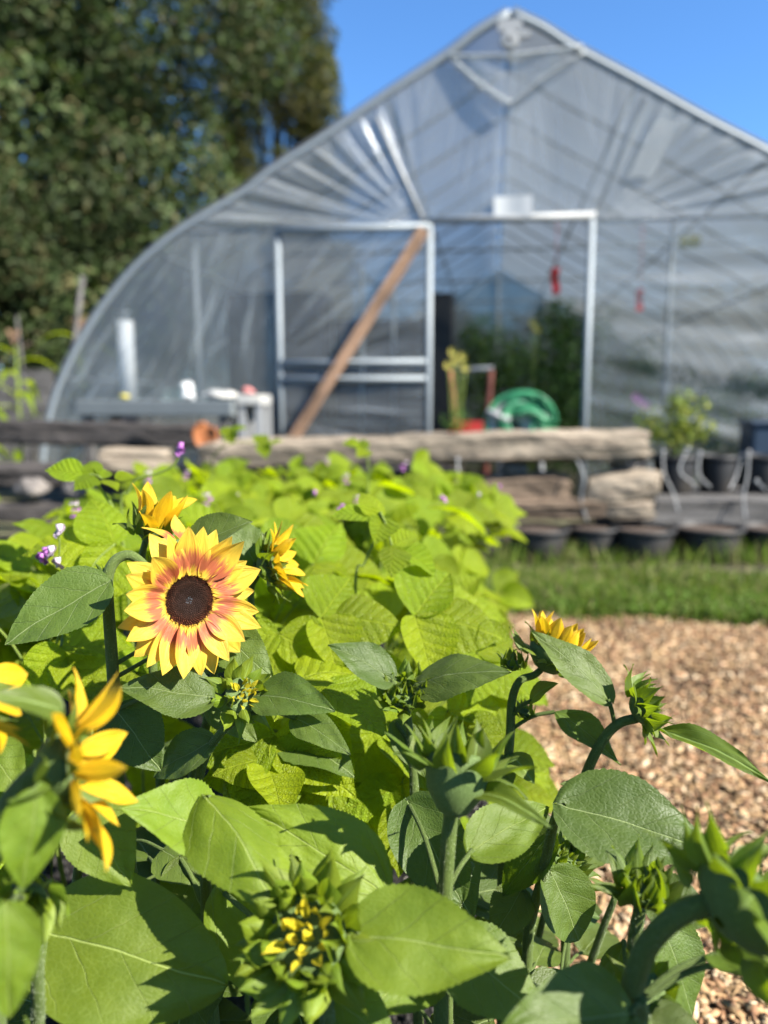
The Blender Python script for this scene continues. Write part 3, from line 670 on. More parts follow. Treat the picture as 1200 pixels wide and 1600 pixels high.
# conifer: tapered spire of drooping sprays
q = np.random.RandomState(9); cs = []; rr = []
for i in range(400):
    z = q.uniform(2, 19); rad = 3.0 * (1 - z / 24) ** .75; a = q.uniform(0, 6.28); k = rad * q.uniform(.45, 1.08); cs.append((math.cos(a) * k, math.sin(a) * k, z - .25 * k)); rr.append(q.uniform(.35, .8))
tree('conifer', 'tall narrow olive green conifer between the big tree and the greenhouse roof', 'tree', (-3.5, 26, 0), 6, .3, cs, rr, 700, .12, np.array([(.06, .065, .018), (.045, .052, .018), (.085, .078, .022), (.035, .04, .018)]), 14, .4, 1.25)
# belt of shrubs and trees behind and beside, seen past and through the film
belt = [(-6.6, 18.5, 4.2, 2.6, 3.6, 'dark shrub between the broadleaf tree and the greenhouse roof'), (-17, 24, 4.5, 3.5, 5.0, 'dark leafy tree left beyond the big broadleaf tree'), (-2.2, 25, 2.0, 2.2, 2.1, 'round shrub far behind the film covered door'), (1.8, 26, 2.4, 2.6, 2.4, 'round shrub far behind the open doorway'),
        (6.2, 25, 2.6, 2.8, 2.7, 'broad shrub far behind the right film wall'), (11, 24, 3.0, 3.2, 3.0, 'broad dark shrub beyond the right end of the greenhouse'), (16.5, 25, 3.2, 3.4, 3.4, 'tall shrub farthest right behind the greenhouse')]
for i, (x, y, zc, rx, rz, lab) in enumerate(belt):
    cs, rr = ellipsoid_clumps((0, 0, zc * .75), (rx, 2.0, rz * .75), 70, (.7, 1.2), 20 + i, .3)
    tree('background_shrub', lab, 'shrub', (x, y, 0), .8, .14, cs, rr, 260, .16, PAL_TREE * .9, 6, group='shrubs and trees beyond the greenhouse')
PAL_TOM = np.array([(.035, .075, .02), (.05, .10, .025), (.07, .13, .03)])
tomx = [(.42, 1.2, 1.55, 'dark tomato plant just inside the doorway on the right'), (.9, 1.5, 1.85, 'dark tomato plant behind the right door post'), (.1, 2.3, 1.75, 'dark tomato plant in the middle of the doorway behind the hose'), (-.25, 3.4, 1.9, 'tomato plant deep in the doorway beside the black cabinet'),
        (1.5, 2.4, 1.6, 'tomato plant behind the film near the right wall post'), (2.2, 1.6, 1.1, 'low bushy plant behind the film at the right edge'), (2.9, 2.2, 1.3, 'bushy plant behind the film outside the right frame edge'), (.8, 3.4, 2.1, 'tall tomato plant farthest back on the right')]
for i, (u, v, h, lab) in enumerate(tomx):
    t = gthing('tomato_plant', lab, 'tomato plant', (u, v, 0), 'tomato plants inside the greenhouse'); q = np.random.RandomState(40 + i)
    b = MB(); b.tube([(0, 0, 0), (.02, 0, h * .95)], .014, 6); gmo('stem', b, M_BEANSTEM, t)
    cs = [(q.normal(0, .13), q.normal(0, .13), q.uniform(.2, h)) for _ in range(26)]; rr = list(q.uniform(.16, .30, 26))
    P, Nn, S, C = clumps(cs, rr, 1700, .045, PAL_TOM, 1.0); mo('foliage', leaf_cloud(P, Nn, S, C, 'foliage', M_FOLI, .6), W[t.name], t)
def small_bloom_plant(p, h, blooms, mat, label, cat, gr=None):
    t = gthing('flowering_plant', label, cat, p); b = MB()
    for k, (dx, dz) in enumerate(blooms): b.tube(smooth_pts([(0, 0, 0), (dx * .4, 0, h * .5), (dx, 0, h + dz)], 4), .006, 6)
    gmo('stem', b, M_BEANSTEM, t); P, Nn, S, C = clumps([(d[0] * .6, 0, h * .6) for d in blooms], [.12] * len(blooms), 1500, .035, PAL_TOM * 1.3); mo('foliage', leaf_cloud(P, Nn, S, C, 'foliage', M_FOLI, .5), W[t.name], t)
    for dx, dz in blooms:
        b = MB()
        for a in range(12):
            an = a * math.pi / 6; b.add([(dx, 0, h + dz), (dx + .035 * math.cos(an - .2), -.01, h + dz + .035 * math.sin(an - .2)), (dx + .045 * math.cos(an), -.015, h + dz + .045 * math.sin(an)), (dx + .035 * math.cos(an + .2), -.01, h + dz + .035 * math.sin(an + .2))], [(0, 1, 2, 3)])
        gmo('flower', b, mat, t)
small_bloom_plant((-.42, .15, 0), 1.36, [(0, 0), (-.07, -.04), (.06, .04), (.09, -.06), (-.03, .08)], M_YEL, 'tall plant with yellow flowers at the left of the doorway', 'plant')
small_bloom_plant((.30, .75, 0), 1.75, [(0, 0), (.04, -.06)], M_YEL, 'slim plant with two yellow flowers above the hose reel', 'plant')
small_bloom_plant((1.27, .35, 0), 1.0, [(0, 0), (.05, -.04), (-.04, .03)], M_MAG, 'plant with a magenta bloom behind the right film wall', 'plant')
# corn stalks at far left
def corn(p, h, label, seed):
    t = gthing('corn_plant', label, 'corn plant', p, 'corn stalks left of the greenhouse'); q = random.Random(seed); b = MB(); b.tube([(0, 0, 0), (.02, 0, h)], [.016, .008], 7); gmo('stem', b, M_BEANSTEM, t)
    me = None
    for k in range(12):
        a = k * 2.6 + q.uniform(-.4, .4); z = h * (.12 + .075 * k); L = q.uniform(.45, .7); b = MB()
        b.grid(lambda u, v: Vector((L * u * .8, (v - .5) * .09 * math.sin(math.pi * (u * .9 + .08)), L * (.7 * u - .95 * u * u) - abs(v - .5) * -.02)), 9, 2)
        mo('blade', b.mesh('blade', M_BEAN), W[t.name] @ Matrix.Translation((0, 0, z)) @ Matrix.Rotation(a, 4, 'Z'), t)
    b = MB()
    for k in range(7): a = k * .9; b.tube([(0, 0, h - .02), (.06 * math.cos(a), .06 * math.sin(a), h + .16)], .004, 5)
    gmo('tassel', b, M_PLANK, t)
corn((-4.95, .35, 0), 1.55, 'tallest corn stalk with a tan tassel beside the leaning pipe', 1); corn((-5.25, .2, 0), 1.25, 'leafy corn stalk second from the leaning pipe', 2); corn((-5.0, -.5, 0), 1.1, 'short corn stalk at the left edge near the timbers', 3); corn((-4.7, 1.2, 0), 1.75, 'corn stalk behind the leaning pipe', 4)
# far fence of boards at the left edge
t = thing('board_fence', 'low grey board fence in shade at the far left edge', 'fence', (-8.5, 10.5, 0))
for k in range(14):
    b = MB(); b.box((0, 0, .7), (.28, .03, 1.4)); mo('board', b.mesh('board', M_GREYWOOD, False), Matrix.Translation((-8.5 + k * .3, 10.5 + .01 * (k % 2), 0)), t)
b = MB(); b.box((2, .05, 1.1), (4.2, .06, .08)); b.box((2, .05, .35), (4.2, .06, .08)); mo('rail', b.mesh('rail', M_GREYWOOD, False), W[t.name], t)

# ------------------------------------------------------------------ weathered timbers and pots in front of the greenhouse
def log(label, a, b, h, d, mat, seed=0, name='log', rnd_end=.5, group='weathered timbers stacked before the greenhouse', cutx=0):
    """rough hewn beam from a to b (world points of its axis): height h, depth d"""
    a, b = Vector(a), Vector(b); L = (b - a).length; nseg = max(8, int(L / .05)); nk = 20; m = MB(); vs = []
    for i in range(nseg + 1):
        x = L * i / nseg; e = 1 - .35 * rnd_end * (max(0, 1 - i / 1.5) + max(0, 1 - (nseg - i) / 1.5))
        for k in range(nk):
            an = 2 * math.pi * k / nk; c, s = math.cos(an), math.sin(an); p = 9.0
            r = (abs(c) ** p + abs(s) ** p) ** (-1 / p); nz = mnoise.noise(Vector((x * 2.2 + seed, c * 1.3, s * 1.3 + seed)))
            n2 = mnoise.noise(Vector((x * 9 + seed, c * 4, s * 4))) 
            rr = r * e * (1 + .16 * nz + .12 * n2); vs.append((x + cutx * s * h + .05 * n2 * (i in (0, nseg)), c * rr * d / 2, s * rr * h / 2 + .014 * mnoise.noise(Vector((x * 1.3, seed, 3))) - .02 * max(0, mnoise.noise(Vector((x * 3.1, seed + 9, 3)))) * (s > .3)))
    fs = []
    for i in range(nseg):
        for k in range(nk): fs.append((i * nk + k, i * nk + (k + 1) % nk, (i + 1) * nk + (k + 1) % nk, (i + 1) * nk + k))
    fs.append(tuple(reversed(range(nk)))); fs.append(tuple(range(nseg * nk, (nseg + 1) * nk)))
    m.add(vs, fs); o = mo(name, m.mesh(name, mat, False), frame(a, b - a, (0, 0, 1)), label=label, category='timber'); 
    if group: o['group'] = group
    return o
log('long pale weathered timber lying on top below the doorway', at(318, 712, 5.15), at(1012, 692, 5.0), .195, .2, M_LOG, 1)
log('pale squared timber end left of the long pale timber', at(160, 719, 5.0), at(268, 722, 5.05), .165, .17, M_LOG, 2, rnd_end=.2)
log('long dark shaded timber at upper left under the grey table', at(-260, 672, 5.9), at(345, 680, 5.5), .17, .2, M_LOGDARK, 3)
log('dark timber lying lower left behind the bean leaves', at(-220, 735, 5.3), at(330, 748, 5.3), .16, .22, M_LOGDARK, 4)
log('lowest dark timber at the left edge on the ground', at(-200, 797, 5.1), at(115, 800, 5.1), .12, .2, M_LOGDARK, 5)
log('brown split log under the pale timber left of its end', at(650, 770, 5.15), at(888, 764, 5.1), .21, .24, M_LOGBROWN, 6)
log('thick tan log stub below the right end of the pale timber', at(915, 766, 5.05), at(1024, 760, 5.0), .21, .24, M_LOG, 7, cutx=.2)
log('grey brown flat timber below the brown split log', at(690, 797, 5.05), at(942, 793, 5.0), .13, .22, M_LOGBROWN, 8)
log('small tan block under the thick log stub', at(944, 796, 5.0), at(1016, 795, 4.97), .13, .22, M_LOG, 9)
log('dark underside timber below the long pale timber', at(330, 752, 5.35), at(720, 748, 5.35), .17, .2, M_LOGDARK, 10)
for k, (px, py, r, lab) in enumerate([(975, 722, .075, 'grey stone wedged under the right end of the pale timber'), (50, 762, .08, 'pale grey stone in the dark gap at far left'), (125, 765, .075, 'whitish stone right of the pale stone in the dark gap'), (640, 826, .1, 'dark stone under the brown timber beside the beans'), (890, 835, .06, 'small tan stone between the first two black pots'), (475, 742, .10, 'round pinkish grey stone poking up behind the beans'), (800, 735, .07, 'grey stone between pale timber and brown split log')]):
    p = at(px, py, 5.1); t = thing('stone', lab, 'stone', (p.x, p.y, p.z - r)); b = MB()
    def fn(a, c, k=k, r=r):
        th, ph = a * 2 * math.pi, c * math.pi; d = Vector((math.sin(ph) * math.cos(th), math.sin(ph) * math.sin(th), math.cos(ph))); q = r * (1 + .5 * mnoise.noise(d * 1.5 + Vector((k * 5, 0, 0)))); return Vector((d.x * q * 1.25, d.y * q, d.z * q * .85 + r))
    b.grid(fn, 16, 10); mo('body', b.mesh('body', M_STONE), W[t.name], t)
# bench behind, carrying the upper row of pots
t = thing('pot_bench', 'low grey plank bench carrying the upper row of pots at right', 'bench', (at(1300, 780, 5.5).x, 5.5, 0))
bz = at(1100, 775, 5.5).z; x0 = at(925, 780, 5.5).x; x1 = x0 + 2.6
for k in range(3):
    b = MB(); b.box((x0 + 1.3 - W[t.name].translation.x, -.28 + k * .27, bz), (2.6, .25, .05)); o = mo('plank', b.mesh('plank', M_GREYWOOD, False), W[t.name], t); bev(o, .006)
b = MB(); b.box((x0 + 1.3 - W[t.name].translation.x, -.43, bz - .06), (2.6, .035, .17)); mo('front_board', b.mesh('front_board', M_GREYWOOD, False), W[t.name], t)
for k in range(3):
    b = MB(); b.box((x0 + .15 + k * 1.15 - W[t.name].translation.x, 0, (bz - .03) / 2), (.12, .5, bz - .03)); mo('leg', b.mesh('leg', M_LOGDARK, False), W[t.name], t)
def pot(p, r, h, label, group=None):
    t = thing('plant_pot', label, 'plant pot', p, group=group); b = MB()
    b.lathe([(0, 0), (r * .82, 0), (r * .85, .01), (r * .97, h * .86), (r * .965, h * .87)], 24); mo('wall', b.mesh('wall', M_BLACK), W[t.name], t)
    b = MB(); b.lathe([(r * .965, h * .86), (r * 1.05, h * .87), (r * 1.06, h), (r, h * 1.005), (r * .93, h), (r * .93, h * .8)], 24); mo('rim', b.mesh('rim', M_BLACK), W[t.name], t)
    b = MB(); b.lathe([(r * .935, h * .88), (r * .6, h * .93), (r * .3, h * .91), (0.0, h * .94)], 20); mo('potting_soil', b.mesh('potting_soil', M_POTSOIL), W[t.name], t); return t
G1, G2 = 'black pots in the lower row on the ground', 'black pots on the plank bench'
for px, r, lab in ((748, .17, 'leftmost black pot of the lower row beside the bean leaves'), (838, .19, 'second black pot from the left in the lower row'), (925, .17, 'third black pot from the left under the thick log stub'), (1000, .19, 'black pot below the right end of the pale timber'), (1105, .21, 'wide black pot of the lower row under the bench front'), (1205, .2, 'rightmost black pot of the lower row at the frame edge')):
    pot((at(px, 860, 4.85).x, 4.85 + rnd.uniform(-.05, .05), 0), r, .20, lab, G1)
bzt = bz + .025
for px, r, lab in ((1052, .15, 'black pot holding the yellow green bush'), (1120, .13, 'black pot right of the bush pot on the bench'), (1190, .15, 'black pot at the right edge of the bench'), (985, .12, 'small dark pot behind the end of the pale timber')):
    pot((at(px, 750, 5.5).x, 5.5, bzt), r, .27, lab, G2)
# bent white irrigation stakes
def stakes(pts, label):
    P0 = at(*pts[0]); t = thing('drip_stake', label, 'wire stake', (P0.x, P0.y, P0.z), group='white wires hanging over the pots'); b = MB(); q = [at(*p) - P0 for p in pts]
    b.tube(smooth_pts(q, 5), .005, 6); mo('wire', b.mesh('wire', M_METALW), W[t.name], t)
    b = MB(); b.lathe([(.0, -.012), (.012, -.01), (.013, .01), (.0, .014)], 10, Matrix.Translation(q[0])); mo('cap', b.mesh('cap', M_METALW), W[t.name], t)
for pts, lab in (([(1036, 706, 5.1), (1038, 740, 5.05), (1052, 770, 5.0), (1060, 800, 4.95)], 'white bent wire left of the bush pot'), ([(1074, 702, 5.1), (1062, 735, 5.05), (1085, 757, 5.0)], 'white wire forking below the bush'),
                 ([(1094, 708, 5.1), (1092, 740, 5.05), (1110, 762, 5.0)], 'white wire below the right side of the bush'), ([(1170, 706, 5.1), (1168, 745, 5.05), (1162, 775, 5.0), (1165, 812, 4.95)], 'white wire before the right edge bench pot'),
                 ([(1160, 712, 5.12), (1150, 745, 5.08), (1140, 765, 5.0)], 'white wire leaning left at the right bench pot'), ([(898, 712, 4.95), (912, 745, 4.9), (908, 780, 4.9), (918, 815, 4.9)], 'white wire hanging down from the pale timber'),
                 ([(715, 718, 4.95), (716, 742, 4.9)], 'short pale wire under the pale timber above the beans'), ([(1182, 752, 5.0), (1196, 765, 4.95)], 'short white wire at the right frame edge')):
    stakes(pts, lab)
# yellow green bush in its pot
P0 = Vector((at(1052, 750, 5.5).x, 5.5, bzt + .25)); t = thing('potted_bush', 'small yellow green bush growing before the right film wall', 'bush', P0); b = MB(); cs = []
q = random.Random(5)
for k in range(11):
    tip = at(q.uniform(1008, 1100), q.uniform(622, 680), 5.5 + q.uniform(-.12, .12)) - P0; b.tube(smooth_pts([(0, 0, 0), tip * .5 + Vector((0, 0, .03)), tip], 4), .006, 6); cs.append(tuple(tip)); cs.append(tuple(tip * .75))
mo('stem', b.mesh('stem', M_BEANSTEM), W[t.name], t)
Pn, Nn, S, C = clumps(cs, [.10] * len(cs), 2600, .028, np.array([(.15, .19, .025), (.10, .15, .02), (.22, .24, .04)])); mo('foliage', leaf_cloud(Pn, Nn, S, C, 'foliage', M_FOLI, .8), W[t.name], t)
# big dark tote at right
P0 = GM @ Vector((2.2, -.5, .52)); t = thing('storage_tote', 'dark blue storage tote at the right edge before the film', 'tote', P0, -TH)
b = MB(); b.box((0, 0, .14), (.5, .35, .28)); o = mo('bin', b.mesh('bin', M_NAVY, False), W[t.name], t); bev(o, .02); b = MB(); b.box((0, 0, .3), (.54, .39, .04)); o = mo('lid', b.mesh('lid', M_NAVY, False), W[t.name], t); bev(o, .012)
t2 = thing('tote_stand', 'dark low stand under the storage tote at right', 'stand', GM @ Vector((2.2, -.5, 0)), -TH); b = MB(); b.box((0, 0, .255), (.6, .45, .51)); mo('body', b.mesh('body', M_LOGDARK, False), W[t2.name], t2)
# rust-orange shard standing on the timber
P0 = at(315, 700, 5.1); t = thing('clay_shard', 'rust orange curved clay shard standing on the timber at left', 'clay shard', P0)
b = MB(); b.grid(lambda a, c: Vector(((a - .5) * .16 * math.sin(math.pi * (.12 + .8 * (1 - c) ** .8)) ** .8 * 1.05, .03 * math.cos((a - .5) * 3), .155 * c + .01 * math.sin(a * 6))), 12, 12); o = mo('shell', b.mesh('shell', M_CLAY), W[t.name] @ Matrix.Rotation(R(15), 4, 'Y'), t)
s_ = o.modifiers.new('thick', 'SOLIDIFY'); s_.thickness = .012

# ------------------------------------------------------------------ leaf shapes
def leaf_mesh(kind, L, Wd, bend=.4, cup=.15, fold=0.0, wave=.02, seed=0, nu=26, nv=12, mat=None, twist=0.0, holes=()):
    q = random.Random(seed); ph = q.uniform(0, 6.28); b = MB(); ca = bend / 2
    teeth = [q.uniform(-1, 1) for _ in range(nu + 1)]
    def fn(u, v):
        s = v * 2 - 1; a = abs(s)
        if kind == 'sun': w = math.sin(math.pi * min(1, u) ** .62) ** .85 * (1 - .10 * u); lobe = .07 * (1 - u) ** 6 * a ** 1.5
        elif kind == 'bean': w = math.sin(math.pi * min(1, u) ** .60) ** .95 ; lobe = .03 * (1 - u) ** 6 * a ** 1.5
        elif kind == 'beanside': w = math.sin(math.pi * min(1, u) ** .60) ** .95 * (1 + .22 * s); lobe = .05 * (1 - u) ** 6 * a ** 1.5
        elif kind == 'round': w = 1.05 * math.sin(math.pi * min(1, u) ** .72) ** .62; lobe = .09 * (1 - u) ** 5 * a ** 1.5
        elif kind == 'narrow': w = math.sin(math.pi * min(1, u) ** .75) ** 1.2; lobe = 0
        else: w = math.sin(math.pi * u ** .7); lobe = 0
        tipn = 1.0
        if u > .8 and kind in ('bean', 'beanside'): tipn = 1 - .28 * math.sin((u - .8) / .2 * math.pi)
        if a > .9 and kind in ('sun', 'narrow'): w *= 1 + .016 * teeth[int(u * nu)] + .030 * (int(round(u * nu)) % 2) * (.1 < u < .93)
        x = (u - lobe); y = s * w * tipn * .5
        z = cup * a * a * w * .5 * Wd + fold * a * w * .5 * Wd + wave * L * a ** 1.5 * math.sin(u * 9 + ph + (2 if s > 0 else 0)) * w
        z += (.03 * mnoise.noise(Vector((u * 3, s * 2, seed * 1.7))) + .008 * mnoise.noise(Vector((u * 11, s * 7, seed)))) * L * (1 if not kind.startswith('bean') else .5)
        if kind.startswith('bean'):
            qq = (u - .62 * (a * w * .5) ** .85) * 8.5; z += (.004 * abs(math.sin(qq * math.pi * .74)) + .014 * mnoise.noise(Vector((u * 9, s * 5, seed)))) * L * min(1, a * 5) * w
        if bend: px, pz = L * math.sin(bend * x) / bend, -L * (1 - math.cos(bend * x)) / bend
        else: px, pz = L * x, 0
        nx, nz = math.sin(bend * x), math.cos(bend * x); yy = y * Wd
        tw = twist * u; yy, zz = yy * math.cos(tw) - z * math.sin(tw), yy * math.sin(tw) + z * math.cos(tw)
        X, Z = px + zz * nx, pz + zz * nz
        X, Z = X * math.cos(ca) - Z * math.sin(ca), X * math.sin(ca) + Z * math.cos(ca)
        return (Vector((X, yy, Z)), (x, y + .5))
    b.grid(fn, nu, nv)
    for hu, hv, hr in holes:
        b.f = [f for f in b.f if math.hypot(sum(b.uv[i][0] for i in f) / 4 - hu, (sum(b.uv[i][1] for i in f) / 4 - hv) * .9) > hr * (1 + .3 * math.sin(sum(b.uv[i][1] for i in f) * 30))]
    return b.mesh('leaf', mat or M_SUNLEAF)

# ------------------------------------------------------------------ bean row
BEANM = [leaf_mesh('bean', 1, .82, q_[0], q_[1], q_[2], q_[3], 30 + i, 24, 16, M_BEAN) for i, q_ in enumerate([(.5, .25, -.1, .02), (.9, .1, -.25, .03), (.2, .35, .1, .03), (.7, -.2, -.1, .02), (1.2, .2, .15, .02)])]
BEANL = [leaf_mesh('beanside', 1, .84, q_[0], q_[1], q_[2], q_[3], 50 + i, 22, 14, M_BEAN) for i, q_ in enumerate([(.5, .25, -.1, .02), (.9, .1, -.2, .03), (.3, .3, .1, .03)])]
def petiole(name, a, b, r, parent, mat=None, sag=.1, n=6):
    a, b = Vector(a), Vector(b); mid = (a + b) / 2 + Vector((0, 0, sag * (b - a).length)); m = MB(); m.tube([p - a for p in smooth_pts([a, mid, b], 4)], [r * 1.2] + [r] * 8, n, False)
    return mo(name, m.mesh(name, mat or M_BEANSTEM), Matrix.Translation(a), parent)
def trifoliate(parent, root, node, d, n, s, q):
    """petiole from root to node, then three leaflets round the node"""
    node, d, n = Vector(node), Vector(d).normalized(), Vector(n).normalized()
    lf = petiole('leaf', root, node, .0016, parent, sag=.12)
    side = n.cross(d).normalized()
    for k, ang in enumerate((0, 1.15, -1.15)):
        dd = d * math.cos(ang) + side * math.sin(ang) + n * q.uniform(-.30, .05); nn = n + Vector((q.gauss(0, .22), q.gauss(0, .22), q.gauss(0, .1))) + side * math.sin(ang) * .25
        ss = s * (1.0 if k == 0 else .9) * q.uniform(.92, 1.06); off = dd * (.018 if k == 0 else .003)
        me = q.choice(BEANM) if k == 0 else q.choice(BEANL)
        M = frame(node + off, dd, nn, ss, ss * q.uniform(.9, 1.08) * (1 if k != 2 else -1), ss)
        if k == 2: M = frame(node + off, dd, nn, ss, ss * q.uniform(.9, 1.05), ss)
        mo('leaflet', me, M, lf)
def bed_l(Y): return -.48 - .15 * (Y - .95)
def bed_r(Y): return .03 + .155 * (Y - .95)
q = random.Random(21); nb = 0
names = {}
GB = 'yellow green bean plants of the row'
rows = []
Yv = .98
while Yv < 2.95:
    xs = bed_l(Yv) + .05; 
    while xs < bed_r(Yv) - .02: rows.append((xs + q.uniform(-.04, .04), Yv + q.uniform(-.05, .05))); xs += .235
    Yv += .235
def where(x, y):
    px = 600 + FPX * x / y; side = 'left of the bicoloured sunflower' if px < 180 else 'behind the bicoloured sunflower' if px < 390 else 'above the two leaved bud' if px < 640 else 'towards the right edge of the bed'
    return side
ordn = ['nearest', 'second', 'third', 'fourth', 'fifth', 'sixth', 'seventh', 'eighth', 'ninth', 'tenth', 'eleventh', 'twelfth', 'thirteenth', 'fourteenth', 'fifteenth', 'sixteenth', 'seventeenth', 'eighteenth', 'nineteenth', 'twentieth']
cnt = {}
for (x, y) in rows:
    wkey = where(x, y); k_ = cnt.get(wkey, 0); cnt[wkey] = k_ + 1
    o = 'bean plant %s, %s' % (wkey, 'nearest the viewer' if k_ == 0 else ordn[k_] + ' counting back')
    t = thing('bean_plant', o, 'bean plant', (x, y, 0), group=GB)
    hgt = .725 + q.uniform(-.03, .03) + .03 * math.sin(x * 7 + y * 3) ; b = MB(); b.tube(smooth_pts([(0, 0, 0), (q.uniform(-.03, .03), 0, .25), (q.uniform(-.04, .04), q.uniform(-.03, .03), .52)], 5), .0035, 6)
    mo('stem', b.mesh('stem', M_BEANSTEM), W[t.name], t)
    nl = 14 if y < 1.6 else 14
    front = y < 1.25; right = x > bed_r(y) - .28
    for i in range(nl):
        a = q.uniform(0, 6.28); r_ = .17 * math.sqrt(q.random()); z = hgt + .02 - abs(q.gauss(0, .08)) - (.35 * (r_ / .2) ** 2 * .2)
        dx, dy = math.cos(a), math.sin(a)
        if front and i % 2 == 0: dy = -abs(dy); z = q.uniform(.30, .64)
        if right and i % 3 == 0: dx = abs(dx); z = q.uniform(.22, .62); r_ = q.uniform(.1, .2)
        root = Vector((x + q.uniform(-.02, .02), y, z - q.uniform(.10, .2))); node = Vector((x + dx * r_, y + dy * r_, z))
        nn = Vector((.30 + q.gauss(0, .5), -.38 + q.gauss(0, .45), .75 + q.gauss(0, .15)))
        if front and i % 2 == 0: nn = Vector((.3 + q.gauss(0, .3), -.75, .5))
        trifoliate(t, root, node, (dx + q.gauss(0, .3), dy + q.gauss(0, .3), -.25), nn, q.uniform(.075, .13), q)
    if q.random() < .35:
        c = Vector((x + q.uniform(-.1, .1), y + q.uniform(-.1, .1), hgt + q.uniform(.02, .05))); lf = petiole('flower_stalk', (x, y, hgt - .15), c, .0013, t)
        for k in range(3):
            b = MB(); cc = Vector((q.uniform(-.008, .008), q.uniform(-.006, .006), -.012 * k)); 
            for sg in (-1, 1): b.grid(lambda u, v: cc + Vector((sg * (.0085 * math.sin(u * 3.1)), -.004 * math.cos(v * 5), .010 * (v - .5) * math.sin(u * 2.6 + .3))), 5, 5)
            mo('flower', b.mesh('flower', M_LILAC if k else M_LILACP), Matrix.Translation(c), lf)
# hand placed sharp leaves near the focus plane
def bean_sprig(label, root, leaves, seed, stem=None, name='bean_sprig', cat='bean shoot'):
    qq = random.Random(seed); rt = at(*root); t = thing(name, label, cat, (rt.x, rt.y, 0)); b = MB()
    pts = [Vector((0, 0, 0)), Vector((.01, .01, rt.z * .5)), Vector((0, 0, rt.z))]
    if stem: pts += [at(*p) - Vector((rt.x, rt.y, 0)) for p in stem]
    b.tube(smooth_pts(pts, 5), .0022, 7); mo('stem', b.mesh('stem', M_BEANSTEM), W[t.name], t)
    last = at(*(stem[-1] if stem else root))
    for (node, d, n, s) in leaves:
        nd = at(*node); trifoliate(t, last if (nd - last).length < .12 else nd + Vector((0, .03, -.1)), nd, d, n, s, qq)
    return t
bean_sprig('large quilted three part bean leaf above the two leaved bud', (560, 1060, 1.02), [((502, 965, .95), (.75, -.1, .05), (.3, -.6, .75), .098), ((436, 990, .93), (-.1, -.3, -.6), (.25, -.75, .55), .085), ((648, 962, .97), (.8, -.1, -.1), (.35, -.6, .7), .105)], 1)
bean_sprig('bright bean leaves behind and left of the main sunflower stem', (120, 930, .95), [((95, 1010, .88), (.4, -.3, -.5), (.3, -.65, .65), .085), ((180, 850, 1.0), (-.8, -.1, -.1), (.3, -.6, .7), .1), ((215, 1050, .86), (.2, -.5, -.3), (.2, -.7, .6), .075)], 2)
bean_sprig('broad shaded bean leaves below the yellow centred bud', (470, 1180, .92), [((430, 1150, .82), (-.1, -.5, -.5), (.1, -.7, .65), .1), ((545, 1190, .86), (.3, -.4, -.5), (.2, -.75, .55), .105), ((590, 1130, .88), (.4, -.3, -.4), (.3, -.6, .7), .09)], 3)
bean_sprig('bean leaves between the two leaved bud and the spiky bud', (640, 1210, .9), [((628, 1225, .84), (0, -.4, -.6), (.2, -.8, .5), .085), ((700, 1110, .9), (.4, -.3, -.4), (.4, -.6, .6), .09), ((745, 1020, .95), (.5, -.2, -.3), (.4, -.6, .7), .085)], 4)
bean_sprig('light bean shoot curving up at left with two small leaves', (192, 850, 1.1), [((148, 742, 1.1), (-.9, -.1, .15), (.2, -.5, .8), .05), ((160, 748, 1.1), (.4, .2, .1), (.1, -.4, .9), .035)], 5, stem=[(180, 800, 1.1), (150, 755, 1.1), (140, 742, 1.1)])
bean_sprig('looping pale bean vine with a lilac flower above the rear sunflower', (190, 815, 1.25), [], 6, stem=[(200, 770, 1.25), (215, 748, 1.25), (245, 740, 1.25), (270, 728, 1.25), (282, 705, 1.25)])
bean_sprig('upright bean shoot in the middle with a pair of twisted leaves', (555, 930, 1.05), [((597, 808, 1.05), (-.5, -.2, .1), (.1, -.5, .8), .06), ((612, 852, 1.03), (.7, -.1, -.45), (.3, -.5, .8), .06)], 7, stem=[(570, 880, 1.05), (592, 830, 1.05), (594, 800, 1.05)])
bean_sprig('tall bean shoot rising before the pale timber', (575, 800, 1.9), [((572, 702, 1.9), (-.8, -.1, .3), (.1, -.5, .8), .05)], 8, stem=[(576, 750, 1.9), (574, 700, 1.9)])
bean_sprig('hazy tall bean tip left of the tall shoot', (330, 740, 2.2), [((355, 685, 2.2), (.5, -.1, .3), (.1, -.5, .8), .055), ((405, 695, 2.2), (.6, 0, .1), (.1, -.5, .8), .06)], 9, stem=[(345, 700, 2.2)])
def bean_flowers(label, pts, seed):
    P0 = at(*pts[0][:3]); t = thing('bean_flower_cluster', label, 'bean flowers', P0); b = MB(); b.tube(smooth_pts([at(*p[:3]) - P0 for p in pts[0][3]], 4), .0012, 6) if len(pts[0]) > 3 else None
    if b.v: mo('stalk', b.mesh('stalk', M_BEANSTEM), W[t.name], t)
    for (px, py, Y, *r) in pts:
        c = at(px, py, Y); mt = M_LILAC if len(r) < 2 or r[1] else M_LILACP; s = .010; b = MB()
        for sg in (-1, 1): b.grid(lambda u, v: Vector((sg * s * .8 * math.sin(u * 3.1) * math.sin(v * 2.6 + .3), -.6 * s * math.cos(v * 3) , s * 1.3 * (v - .5) + .002 * sg)), 6, 6)
        b.tube([(0, 0, -.4 * s), (0, 0, s * .9)], [s * .25, s * .45], 7); mo('flower', b.mesh('flower', mt), Matrix.Translation(c) @ Matrix.Rotation(seed + px, 4, 'Z'), t)
bean_flowers('magenta and pale bean flowers left of the main sunflower', [(65, 874, .95, [(92, 830, .95), (93, 862, .95), (88, 878, .95)], True), (72, 866, .95, [], True), (90, 882, .95, [], False), (80, 864, .95, [], False), (93, 830, .95, [], False)], 1)
